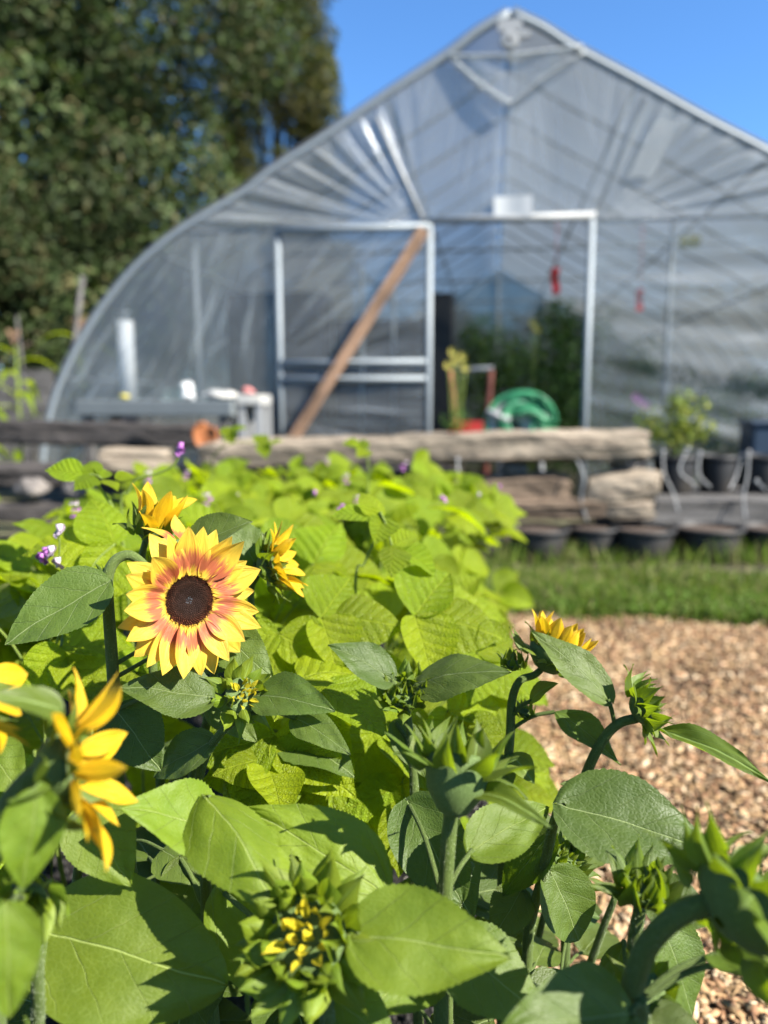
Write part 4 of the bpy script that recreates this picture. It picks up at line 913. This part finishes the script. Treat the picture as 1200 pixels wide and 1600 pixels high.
bean_flowers('lilac bean flower at the tip of the looping vine', [(283, 700, 1.25, [(283, 705, 1.25), (284, 698, 1.25)], True), (281, 705, 1.25, [], True)], 2)
bean_flowers('small lilac bean flowers in the middle of the row', [(530, 800, 1.5, [(535, 830, 1.5), (532, 795, 1.5)], True), (533, 808, 1.5, [], True), (492, 772, 1.8, [], True), (535, 795, 1.5, [], True)], 3)
bean_flowers('lilac bean flowers at the right side of the row', [(690, 780, 1.9, [(692, 800, 1.9), (690, 780, 1.9)], True), (694, 783, 1.9, [], True), (748, 775, 2.2, [], False), (780, 762, 2.4, [], True)], 4)

# ------------------------------------------------------------------ sunflowers
def petal_mesh(L, Wd, bend, cup, seed, mat, tw=0.0):
    q = random.Random(seed); ph = q.uniform(0, 6); b = MB(); ca = bend / 2; sk = q.uniform(-.12, .12)
    def fn(u, v):
        s = v * 2 - 1; a = abs(s); w = (math.sin(math.pi * min(1, .10 + .90 * u ** .86)) ** .92) * (.9 + .2 * u); w = max(0, w) if u < 1 else 0
        y = s * w * .5 * Wd + sk * L * .5 * u * u; z = cup * a * a * w * Wd * .5 + .012 * L * math.cos(s * 8.5) * w + .02 * L * math.sin(u * 7 + ph) * s
        tw_ = tw * u; y, z = y * math.cos(tw_) - z * math.sin(tw_), y * math.sin(tw_) + z * math.cos(tw_)
        px, pz = (L * math.sin(bend * u) / bend, -L * (1 - math.cos(bend * u)) / bend) if bend else (L * u, 0)
        return (Vector((px + z * math.sin(bend * u), y, pz + z * math.cos(bend * u))), (u, v))
    b.grid(fn, 14, 10); return b.mesh('petal', mat)
def petal_set(mat, wb=.45, cs=1.0): return [petal_mesh(1, wb + .04 * (i % 3), b_ * (.5 + .5 * cs), c_ * cs, 60 + i, mat, t_ * cs) for i, (b_, c_, t_) in enumerate([(.25, .5, .1), (.5, .3, -.15), (-.25, .6, .1), (.1, .4, -.3), (.8, .5, .3), (-.5, .7, .0)])]
PET_A, PET_Y, PET_O = petal_set(M_PETAL, .46, .45), petal_set(M_PETALY), petal_set(M_PETALO)
PET_N = petal_set(M_PETALY, .34)
PET_B = petal_set(mat_petal('unopened_petal', (.62, .54, .03), (.5, .5, .03), .3))
def bract_mesh(bend, cup, seed, mat, wd=.5):
    q = random.Random(seed); b = MB()
    def fn(u, v):
        s = v * 2 - 1; a = abs(s); w = (1 - u) ** .8 * (1 + 1.3 * u) * (.75 if u < .05 else 1) * (.35 if u > .72 else 1 - .9 * max(0, u - .5)) ; 
        w = .8 * (1 - u) ** 2.1 * (1 + 4.6 * u)
        y = s * w * wd * .5; z = cup * a * a * w * wd * .5 + .03 * math.sin(u * 6 + seed) * s
        px, pz = (math.sin(bend * u) / bend, -(1 - math.cos(bend * u)) / bend) if bend else (u, 0)
        return (Vector((px + z * math.sin(bend * u), y, pz + z * math.cos(bend * u))), (u, v))
    b.grid(fn, 9, 6); return b.mesh('bract', mat)
BR_D = [bract_mesh(b_, c_, i, M_BRACT, w_) for i, (b_, c_, w_) in enumerate([(.5, -.5, .56), (-.4, -.7, .6), (1.0, -.5, .5), (-.9, -.6, .54)])]
BR_Y = [bract_mesh(b_, c_, i, M_YOUNG, w_) for i, (b_, c_, w_) in enumerate([(.5, -.5, .56), (-.4, -.7, .6), (1.0, -.5, .5), (-.9, -.6, .54)])]
def mat_disk():
    k = N('seed_disk'); a = k.n('Attribute', attribute_name='tint'); return k.finish(k.pbr(a.outputs['Color'], .8, None, .08))
M_DISK = mat_disk()
M_HAIR = mat_plain('pale_hair', (.35, .40, .25), .6, .1)
M_RECEPT = mat_stem('receptacle', (.08, .12, .03), (.05, .08, .02))
def disk_mesh(Rd):
    """spiral of small upright florets on a shallow dome"""
    b = MB(); n = 620; b.lathe([(Rd, -.002), (Rd * .98, .0), (Rd * .7, Rd * .10), (Rd * .35, Rd * .06), (.0001, .0)], 40, col=(.02, .010, .006))
    for i in range(n):
        t = i / n; r = Rd * .99 * math.sqrt(t); a = i * 2.399963; z = Rd * (.10 * math.sin(min(1, r / Rd) * 2.6)); h = Rd * (.05 + .17 * t ** 2.5); w = Rd * .028
        if t < .02: c = (.09, .11, .13); h = Rd * .06
        elif t < .25: c = (.022, .014, .013)
        else: k = (t - .25) / .75; c = (.02 + .075 * k, .010 + .018 * k, .008 + .005 * k)
        if t > .97: c = (.35, .2, .03)
        j = rnd.uniform(.3, 1.9); c = tuple(v * j for v in c); d = Vector((math.cos(a), math.sin(a), 0)); o = d * r + Vector((0, 0, z)); s = Vector((-d.y, d.x, 0)) * w; dd = d * w; lean = d * (w * 1.2 * t + rnd.uniform(-.4, .4) * w)
        b.add([o - s, o - dd, o + s, o + dd, o + lean + Vector((0, 0, h))], [(0, 1, 4), (1, 2, 4), (2, 3, 4), (3, 0, 4)], col=c)
    return b.mesh('disk_florets', M_DISK, False, True)
def basis(center, nrm):
    z = Vector(nrm).normalized(); x = Vector((1, 0, 0)) - z * z.x
    if x.length < .2: x = Vector((0, 1, 0)) - z * z.y
    x.normalize(); y = z.cross(x); M = Matrix.Identity(4)
    for i in range(3): M[i][0], M[i][1], M[i][2], M[i][3] = x[i], y[i], z[i], center[i]
    return M
def head(plant, center, nrm, rd, petals=None, npet=0, plen=.045, popen=1.2, bracts=None, nbr=(12, 10), blen=.03, bopen=(1.3, 1.0), back=.9, inner=None, disk=False, seed=0, layers=2, jit=.12, stemdir=None, sector=None, recm=None):
    """flower head: receptacle dome behind, bracts, petals, disk. open angles are measured from the facing axis"""
    q = random.Random(seed); M = basis(center, nrm); z = M.to_3x3() @ Vector((0, 0, 1)); b = MB()
    b.lathe([(.004, -rd * back), (rd * .45, -rd * back * .92), (rd * .85, -rd * back * .6), (rd * 1.03, -rd * .2), (rd * 1.0, -rd * .03), (rd * .7, -rd * .06), (.0005, -rd * .1)], 22)
    hd = mo('flower_head', b.mesh('flower_head', recm or M_RECEPT), M, plant)
    R3 = M.to_3x3()
    def ring(meshes, n, r0, z0, ang, ln, ph, nm, wf=1.0, jl=.15):
        for i in range(n):
            a = ph + 2 * math.pi * i / n + q.uniform(-.08, .08)
            if sector and not sector(a): continue
            rad = R3 @ Vector((math.cos(a), math.sin(a), 0)); an = ang + q.gauss(0, jit); d = z * math.cos(an) + rad * math.sin(an); up = -(rad * math.cos(an) - z * math.sin(an))
            # local z faces the axis side, so petals show their face to the front
            p = M.translation + rad * r0 + z * z0; l = ln * q.uniform(1 - jl, 1 + jl)
            mo(nm, q.choice(meshes), frame(p, d, up + Vector((q.gauss(0, .12), q.gauss(0, .12), q.gauss(0, .12))), l, l * wf * q.uniform(.88, 1.12), l), hd)
    if bracts:
        K = len(nbr)
        for k in range(K):
            f = k / max(1, K - 1) if K > 1 else 0
            ring(bracts, nbr[k], rd * (1.0 - .22 * f), -rd * (.45 - .45 * f), bopen[k], blen * (1 - .12 * k), k * .3, 'bract', 1.0)
    if petals:
        for k in range(layers): ring(petals, npet // layers, rd * (1.0 - .05 * k), rd * (.02 + .05 * k) if popen < 1.7 else 0, popen - .12 * k, plen * (1 - .05 * k), k * math.pi / (npet // layers) , 'petal', 1.0, .12)
    if inner:
        for k in range(3): ring(inner, 7 - k, rd * (.6 - .18 * k), rd * .0, .35 - .1 * k, rd * .75, k * .5, 'petal' if inner in (PET_Y, PET_O, PET_B) else 'bract', .8)
    if disk: mo('disk_florets', disk_mesh(rd), M, hd, kind='stuff')
    return hd
class Plant:
    def __init__(s, label, stem, r=.004, root=None, name='sunflower_plant', cat='sunflower', taper=1.0, mat=None):
        pts = [at(*p) for p in stem]; lo = pts[-1]; root = root or (lo.x + .01, lo.y + .02)
        s.t = thing(name, label, cat, (root[0], root[1], 0), group='sunflower plants'); base = Vector((root[0], root[1], 0))
        low = lo.z; pts += [Vector((lo.x * .7 + root[0] * .3, lo.y * .7 + root[1] * .3, low * .66)), Vector((root[0], root[1], low * .3)), Vector((root[0], root[1], -.01))]
        pp = smooth_pts(pts, 7); m = len(pp); b = MB(); b.tube([p - base for p in pp], [r * (1 + .9 * i / m * taper) for i in range(m)], 12)
        s.stem = mo('stem', b.mesh('stem', mat or M_STEM), W[s.t.name], s.t); s.pp = pp; s.k = 0; s.seed = sum(map(ord, label))
        up = [i for i, v in enumerate(pp) if v.z > low - .12]; qq = np.random.RandomState(s.seed); H = []; F = []
        for i in range(700 if r > .0035 and pp[0].y < .85 else 0):
            j = up[qq.randint(0, max(1, len(up) - 1))]; jn = min(j + 1, len(pp) - 1); f = qq.rand(); c = pp[j].lerp(pp[jn], f); ax = (pp[jn] - pp[j]).normalized() if jn != j else Vector((0, 0, -1))
            o = ax.orthogonal().normalized(); a = qq.uniform(0, 6.28); d = o * math.cos(a) + ax.cross(o) * math.sin(a); rr_ = r * (1 + .9 * j / m * taper) * .95; e = ax.cross(d) * .00012
            p0 = c + d * rr_ - base; k_ = len(H); H += [p0 - e, p0 + e, p0 + d * qq.uniform(.0008, .0019) + ax * qq.uniform(-.0006, .0006)]; F.append((k_, k_ + 1, k_ + 2))
        if F: mo('stem_hairs', npmesh('stem_hairs', np.array([tuple(v) for v in H]), np.array(F), M_HAIR), W[s.t.name], s.t, kind='stuff')
    def near(s, p): return min(s.pp, key=lambda x: (x - p).length)
    def leaf(s, b, t, w, n=(.05, -.65, .75), bend=.5, cup=.15, fold=0, wave=.02, kind='sun', pet=True, tw=0, mat=None, hang=None, pcol=None, holes=()):
        s.k += 1; B, T = at(*b), at(*t); ch = (T - B).length; L = ch * (bend / 2 / math.sin(bend / 2) if bend else 1); Wd = w / FPX * (b[2] + t[2]) / 2
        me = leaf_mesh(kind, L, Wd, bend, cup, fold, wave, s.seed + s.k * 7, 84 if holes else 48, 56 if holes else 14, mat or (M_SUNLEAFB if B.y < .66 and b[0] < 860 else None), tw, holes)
        o = mo('leaf', me, frame(B, T - B, n), s.t)
        if pet:
            r = s.near(B); r = min(s.pp, key=lambda x: (x - B).length + abs(x.z - (B.z - .03)) * .7)
            petiole('petiole', r, B + (T - B) * .004, .0022, s.t, pcol or M_STEM, sag=.10, n=8)
        return o
    def filler(s, n, z0, z1, size=.09, seed=0):
        q = random.Random(seed + s.seed)
        for i in range(n):
            z = q.uniform(z0, z1); p = min(s.pp, key=lambda v: abs(v.z - z)); a = q.uniform(0, 6.28); d = Vector((math.cos(a), math.sin(a), q.uniform(-.1, .3))); r0 = p + d * q.uniform(.03, .07)
            L = size * q.uniform(.7, 1.25); me = leaf_mesh('sun', L, L * .78, q.uniform(.3, 1.0), .15, 0, .02, seed + i * 3, 16, 8)
            mo('leaf', me, frame(r0, Vector((d.x, d.y, -.25)), (q.gauss(.1, .2), q.gauss(-.3, .2), 1)), s.t); petiole('petiole', p, r0, .0018, s.t, M_STEM)

# main bicoloured flower
p = Plant('sunflower plant carrying the open yellow and rose bicoloured flower', [(258, 918, .742), (226, 884, .758), (203, 868, .76), (180, 876, .755), (168, 905, .75), (170, 960, .748), (175, 1030, .746), (180, 1110, .745), (186, 1250, .75)], .0047, taper=.6)
head(p.t, at(295, 938, .722), (.60, -.79, .08), 0.0250, PET_A, 30, .0500, 1.42, BR_D, (11, 9), .034, (1.75, 1.6), .75, disk=True, seed=5, jit=.09)
p.leaf((164, 912, .735), (8, 1008, .70), 118, (-.12, -.80, .58), .35, .18, 0, .015); p.leaf((328, 1090, .70), (186, 1074, .69), 96, (.05, -.60, .8), .35, .1); p.leaf((340, 985, .77), (428, 1062, .74), 85, (-.1, -.75, .6), .5, .1)
p.leaf((300, 862, .80), (395, 815, .80), 78, (.1, -.55, .75), .6, .25, .2); p.leaf((182, 1110, .74), (252, 1205, .72), 110, (0, -.7, .7), .5, .1); p.leaf((365, 1000, .79), (290, 1050, .79), 80, (0, -.75, .6), .4, .1); p.filler(4, .42, .58, .09, 3)
head(p.t, at(150, 905, .765), (-.3, -.2, .9), .0085, bracts=BR_D, nbr=(9, 7), blen=.016, bopen=(.9, .5), seed=8, recm=M_RECEPT)
p = Plant('sunflower plant with the half open orange flower behind the bicoloured one', [(228, 842, .845), (222, 880, .85), (232, 960, .85), (240, 1060, .85)], .0035)
head(p.t, at(238, 822, .835), (.25, -.05, .95), .0165, PET_Y, 9, .05, .38, BR_D, (10, 8), .03, (.75, .5), 1.1, seed=11, jit=.28)
head(p.t, at(285, 850, .80), (.5, -.3, .8), .008, PET_A, 6, .036, 1.3, seed=12, layers=1)
p.filler(3, .45, .62, .08, 5)
p = Plant('sunflower plant with the orange flower turned away right of the bicoloured one', [(402, 900, .87), (392, 925, .872), (396, 1000, .87), (400, 1080, .87)], .0035)
head(p.t, at(430, 882, .86), (.85, .05, .25), .021, PET_Y, 18, .034, .75, BR_D, (13, 12, 9), .026, (1.35, 1.0, .7), 1.0, seed=13, jit=.2); p.leaf((398, 880, .88), (345, 800, .9), 70, (0, -.5, .8)); p.filler(3, .45, .6, .08, 5)
# small bud with yellow centre, right below the main flower
p = Plant('sunflower plant with a small opening bud showing a yellow centre below the main flower', [(380, 1118, .722), (350, 1140, .725), (322, 1180, .735), (306, 1240, .745), (300, 1300, .75)], .0036)
head(p.t, at(381, 1086, .715), (.45, -.72, .45), .0175, bracts=BR_Y, nbr=(9, 8, 6), blen=.027, bopen=(1.15, .75, .45), back=1.1, inner=PET_B, seed=17, jit=.2)
p.leaf((404, 1086, .72), (524, 1112, .68), 88, (.05, -.60, .8), .5, .2); p.leaf((462, 1122, .70), (548, 1180, .66), 62, (.1, -.6, .75), .5, .1); p.leaf((330, 1160, .73), (240, 1215, .74), 80, (0, -.6, .8)); p.filler(4, .4, .55, .09, 7)
p = Plant('leafy sunflower stem standing between the main flower and the yellow centred bud', [(336, 1020, .78), (334, 1060, .775), (325, 1120, .77), (308, 1190, .77), (300, 1260, .775)], .0038); p.leaf((330, 1100, .77), (402, 1160, .75), 60); p.filler(4, .4, .6, .08, 9)
# two leaved bud in the middle
p = Plant('sunflower plant with a closed spiky bud between two long level leaves', [(634, 1100, .80), (641, 1150, .80), (646, 1210, .80), (648, 1270, .80)], .0038)
head(p.t, at(633, 1078, .80), (-.05, -.45, .9), .0205, bracts=BR_D, nbr=(12, 11, 8), blen=.03, bopen=(.75, .4, .1), back=.95, inner=BR_Y, seed=19, jit=.2)
p.leaf((612, 1062, .80), (512, 1008, .80), 74, (.1, -.62, .78), .5, .15, .1); p.leaf((652, 1066, .80), (799, 1050, .76), 92, (.12, -.55, .82), .45, -.2, .1); p.leaf((618, 1130, .82), (665, 1215, .80), 56, (.2, -.8, .5)); p.filler(4, .38, .55, .09, 11)
# bud seen from behind
p = Plant('sunflower plant with a thick stem and a large spiky bud seen from behind', [(708, 1238, .575), (703, 1290, .575), (698, 1350, .575), (693, 1450, .575), (689, 1600, .58)], .0058, taper=.3)
head(p.t, at(718, 1180, .578), (.16, .50, .84), .0265, bracts=BR_D, nbr=(10, 9, 7), blen=.040, bopen=(.95, .6, .35), back=1.75, seed=23, jit=.25)
p.leaf((724, 1234, .57), (864, 1296, .51), 52, (.1, -.35, .95), .7, .2, 0, kind='narrow', mat=M_BRACT); p.leaf((738, 1328, .60), (858, 1262, .65), 96, (.1, -.6, .8), .5, .2); p.leaf((640, 1258, .68), (722, 1412, .62), 118, (-.1, -.75, .6), .6, .2, .1, kind='round')
p.leaf((556, 1462, .50), (800, 1497, .48), 178, (.02, -.62, .79), .45, .22); p.leaf((700, 1480, .56), (850, 1590, .54), 150, (0, -.5, .86), .5, .1); p.leaf((680, 1500, .58), (560, 1590, .52), 120, (0, -.6, .8)); p.filler(4, .3, .5, .1, 13)
# flower turned up with a leaf across
p = Plant('sunflower plant with a yellow flower half hidden behind a pointed leaf', [(855, 1036, .81), (836, 1054, .805), (812, 1064, .80), (800, 1095, .80), (797, 1150, .80), (791, 1230, .80), (786, 1320, .80)], .0036)
head(p.t, at(866, 1016, .81), (.45, .1, .85), .026, PET_Y, 18, .036, .5, BR_D, (12, 10), .03, (1.5, 1.1), 1.0, seed=29, jit=.2); head(p.t, at(802, 1036, .80), (-.1, -.1, .9), .0085, bracts=BR_D, nbr=(8, 6), blen=.018, bopen=(.6, .3), seed=31); head(p.t, at(820, 1112, .80), (.1, -.2, .9), .007, bracts=BR_D, nbr=(7, 6), blen=.015, bopen=(.6, .3), seed=33)
p.leaf((866, 1112, .79), (970, 1196, .74), 58, (.1, -.6, .8), .7, .2, kind='narrow'); p.leaf((830, 1095, .78), (872, 1068, .77), 46, (.1, -.3, .95), .7, .2, mat=M_BRACT); p.leaf((795, 1190, .79), (740, 1250, .78), 60); p.leaf((800, 1180, .79), (835, 1225, .76), 46, mat=M_BRACT); p.filler(4, .35, .5, .08, 15)
# nodding dark bud at right
p = Plant('sunflower plant with a nodding dark bud against the mulch at right', [(996, 1122, .74), (968, 1130, .74), (945, 1152, .742), (922, 1195, .745), (905, 1250, .75), (898, 1340, .76), (885, 1450, .80)], .0048, taper=.3)
head(p.t, at(1012, 1104, .74), (.80, -.12, .35), .0195, bracts=BR_D, nbr=(11, 10, 8), blen=.031, bopen=(1.25, .8, .4), back=.9, inner=BR_D, seed=37, jit=.28)
p.leaf((950, 1092, .74), (829, 986, .78), 74, (.25, -.68, .65), .35, .15); p.leaf((1030, 1140, .74), (1212, 1228, .66), 50, (.05, -.5, .85), .5, .3, .2, kind='narrow', mat=M_BRACT); p.leaf((905, 1232, .75), (868, 1290, .73), 46); p.leaf((930, 1240, .75), (875, 1225, .74), 40, (0, -.3, .95)); p.filler(3, .3, .45, .08, 17)
# large leaf right and rounded leaf
p = Plant('sunflower plant with one very broad grey green leaf at right', [(872, 1262, .655), (862, 1300, .67), (845, 1380, .70), (825, 1470, .74)], .004)
p.leaf((880, 1258, .64), (1126, 1338, .605), 168, (.03, -.60, .8), .4, .15); p.leaf((862, 1364, .70), (904, 1470, .69), 104, (.2, -.72, .66), .4, .25, kind='round'); head(p.t, at(888, 1345, .74), (.35, -.3, .8), .016, bracts=BR_D, nbr=(9, 8, 6), blen=.028, bopen=(1.2, .8, .4), seed=41, jit=.25, inner=BR_Y)
p.leaf((860, 1300, .69), (785, 1400, .72), 70); p.leaf((815, 1390, .72), (770, 1470, .70), 76, (0, -.6, .8)); p.filler(3, .25, .4, .08, 19)
p = Plant('sunflower plant with a small upright pointed bud before the broad leaf', [(1000, 1420, .56), (992, 1460, .56), (985, 1530, .56), (982, 1600, .56)], .005, taper=.3)
head(p.t, at(1006, 1388, .56), (.05, -.1, .98), .0155, bracts=BR_D, nbr=(8, 7, 6), blen=.034, bopen=(.55, .3, .1), back=.9, seed=43, jit=.2, inner=BR_D); p.leaf((985, 1405, .56), (918, 1382, .55), 26, (0, -.5, .8), .5, .3, kind='narrow', mat=M_BRACT); p.leaf((1030, 1440, .60), (1080, 1590, .58), 120, (.2, -.7, .6)); p.leaf((975, 1470, .62), (935, 1580, .60), 60, (.1, -.7, .6), .6, .3, kind='narrow'); p.leaf((1010, 1400, .66), (1120, 1440, .64), 100, (0, -.6, .8)); head(p.t, at(1010, 1545, .52), (.0, -.5, .8), .014, bracts=BR_D, nbr=(8, 7), blen=.024, bopen=(.9, .5), seed=44); p.filler(3, .3, .45, .08, 21)
# big out of focus head at right edge
p = Plant('sunflower plant with a big drooping head cut by the right edge', [(1118, 1408, .455), (1080, 1420, .455), (1040, 1445, .46), (1005, 1490, .47), (985, 1560, .48), (975, 1640, .5)], .0070, taper=.3)
head(p.t, at(1172, 1405, .45), (.82, .35, .30), .032, bracts=BR_D, nbr=(12, 11, 9), blen=.042, bopen=(1.75, 1.2, .8), back=.85, seed=47, jit=.25); p.leaf((1120, 1490, .50), (1240, 1560, .44), 90, (.1, -.6, .8), .5, .2, mat=M_BRACT); p.leaf((1150, 1500, .5), (1190, 1350, .52), 50, (0, -.8, .5), .5, .2, kind='narrow'); p.filler(2, .3, .42, .08, 23)
p = Plant('sunflower plant whose broad pale leaf fills the bottom edge right of centre', [(1000, 1560, .47), (1010, 1620, .48), (1015, 1700, .5)], .004); p.leaf((985, 1585, .455), (778, 1612, .43), 165, (.05, -.50, .86), .5, .25); p.leaf((1010, 1590, .5), (1120, 1640, .48), 80)
# front bud with yellow showing
p = Plant('sunflower plant with the big opening spiky bud at bottom centre showing yellow', [(500, 1535, .505), (508, 1570, .506), (514, 1640, .51)], .0046)
head(p.t, at(478, 1462, .50), (-.12, -.68, .66), .0275, bracts=BR_Y, nbr=(14, 14, 13, 10), blen=.041, bopen=(1.25, .85, .5, .12), back=1.0, inner=PET_B, seed=53, jit=.2)
p.leaf((592, 1392, .57), (378, 1262, .62), 150, (.1, -.62, .78), .5, .2, holes=((.52, .70, .035), (.72, .74, .018))); p.leaf((520, 1560, .52), (620, 1640, .50), 110, (0, -.6, .8)); p.leaf((350, 1395, .62), (560, 1600, .58), 185, (-.05, -.6, .8), .4, .1); p.filler(3, .3, .45, .1, 25)
p = Plant('sunflower plant with a bright leaf folding over left of the bottom bud', [(345, 1262, .63), (330, 1300, .64), (322, 1400, .66)], .004); p.leaf((322, 1246, .60), (440, 1440, .515), 150, (.35, -.62, .70), .9, -.25, -.35); p.leaf((345, 1298, .61), (186, 1262, .56), 138, (.05, -.60, .8), .4, .2); p.leaf((283, 1342, .70), (318, 1425, .69), 92, (.1, -.8, .6), .3, .2, kind='round'); p.filler(4, .3, .45, .1, 27)
# left side flower
p = Plant('sunflower plant with a yellow flower seen from behind at the left', [(78, 1205, .465), (50, 1218, .465), (15, 1262, .47), (-12, 1330, .475), (-30, 1420, .48)], .0078, taper=.3)
head(p.t, at(112, 1196, .46), (.93, .30, .02), .0225, PET_N, 18, .046, 1.15, BR_D, (10, 9), .032, (1.35, 1.0), 1.0, seed=59, jit=.32)
p.leaf((58, 1240, .43), (34, 1392, .42), 104, (.45, -.62, .65), .4, .2); p.leaf((132, 1262, .60), (205, 1385, .58), 122, (-.1, -.6, .8), .5, .1); p.leaf((95, 1110, .45), (-20, 1090, .43), 72, (.1, -.4, .9), .5, .2, mat=M_BRACT); p.filler(3, .35, .5, .1, 29)
p = Plant('sunflower plant at the left edge with a yellow flower mostly outside the picture', [(-60, 1110, .47), (-80, 1180, .47), (-90, 1300, .48)], .006); head(p.t, at(-52, 1075, .47), (.9, .2, .2), .022, PET_Y, 12, .04, .95, BR_D, (10, 8), .03, (1.4, 1.1), 1.0, seed=61, jit=.25); p.leaf((-20, 1170, .62), (35, 1240, .60), 90)
p = Plant('sunflower plant with pale bracted bud and a huge half shaded leaf at bottom left', [(48, 1425, .49), (56, 1480, .50), (60, 1560, .51), (62, 1640, .52)], .0036)
head(p.t, at(44, 1408, .47), (.1, -.7, -.3), .012, bracts=BR_Y, nbr=(7, 5), blen=.028, bopen=(1.1, .5), seed=67, inner=BR_Y); p.leaf((72, 1456, .57), (356, 1540, .55), 225, (-.03, -.66, .75), .35, .12, kind='round'); p.leaf((10, 1420, .41), (14, 1592, .40), 112, (.45, -.62, .65), .4, .2); p.leaf((150, 1395, .62), (225, 1372, .64), 74, (0, -.5, .85), pet=False); p.filler(4, .3, .45, .1, 31)
for i, (a, lab) in enumerate([([(205, 1330, .66), (210, 1400, .68), (212, 1480, .70)], 'leafy sunflower stem under the left side flower'), ([(735, 1350, .64), (712, 1420, .65), (700, 1500, .66)], 'thin sunflower side stem beside the thick stem'), ([(962, 1400, .80), (935, 1470, .82), (915, 1540, .84)], 'bare slanting sunflower stem left of the upright pointed bud'),
                              ([(852, 1420, .84), (838, 1480, .86), (826, 1540, .88)], 'slanting sunflower stem over the dark soil'), ([(775, 1300, .86), (766, 1380, .88), (760, 1450, .9)], 'sunflower stem in the gap right of the thick stem'), ([(255, 1340, .72), (245, 1400, .74), (238, 1480, .76)], 'short sunflower stem left of the small round leaf'), ([(420, 1290, .74), (425, 1360, .76), (430, 1450, .78)], 'low leafy sunflower stem behind the bottom bud'), ([(130, 1300, .66), (120, 1380, .68), (118, 1450, .7)], 'low leafy sunflower stem behind the huge bottom left leaf')]):
    p = Plant(lab, a, .0038, name='sunflower_seedling'); p.filler(6 if i in (0, 5, 6, 7) else 2, .25, .52 if i != 2 and i != 3 else .3, .10, 50 + i)
print('objects', len(bpy.data.objects), 'tris', sum(len(m.polygons) for m in bpy.data.meshes))
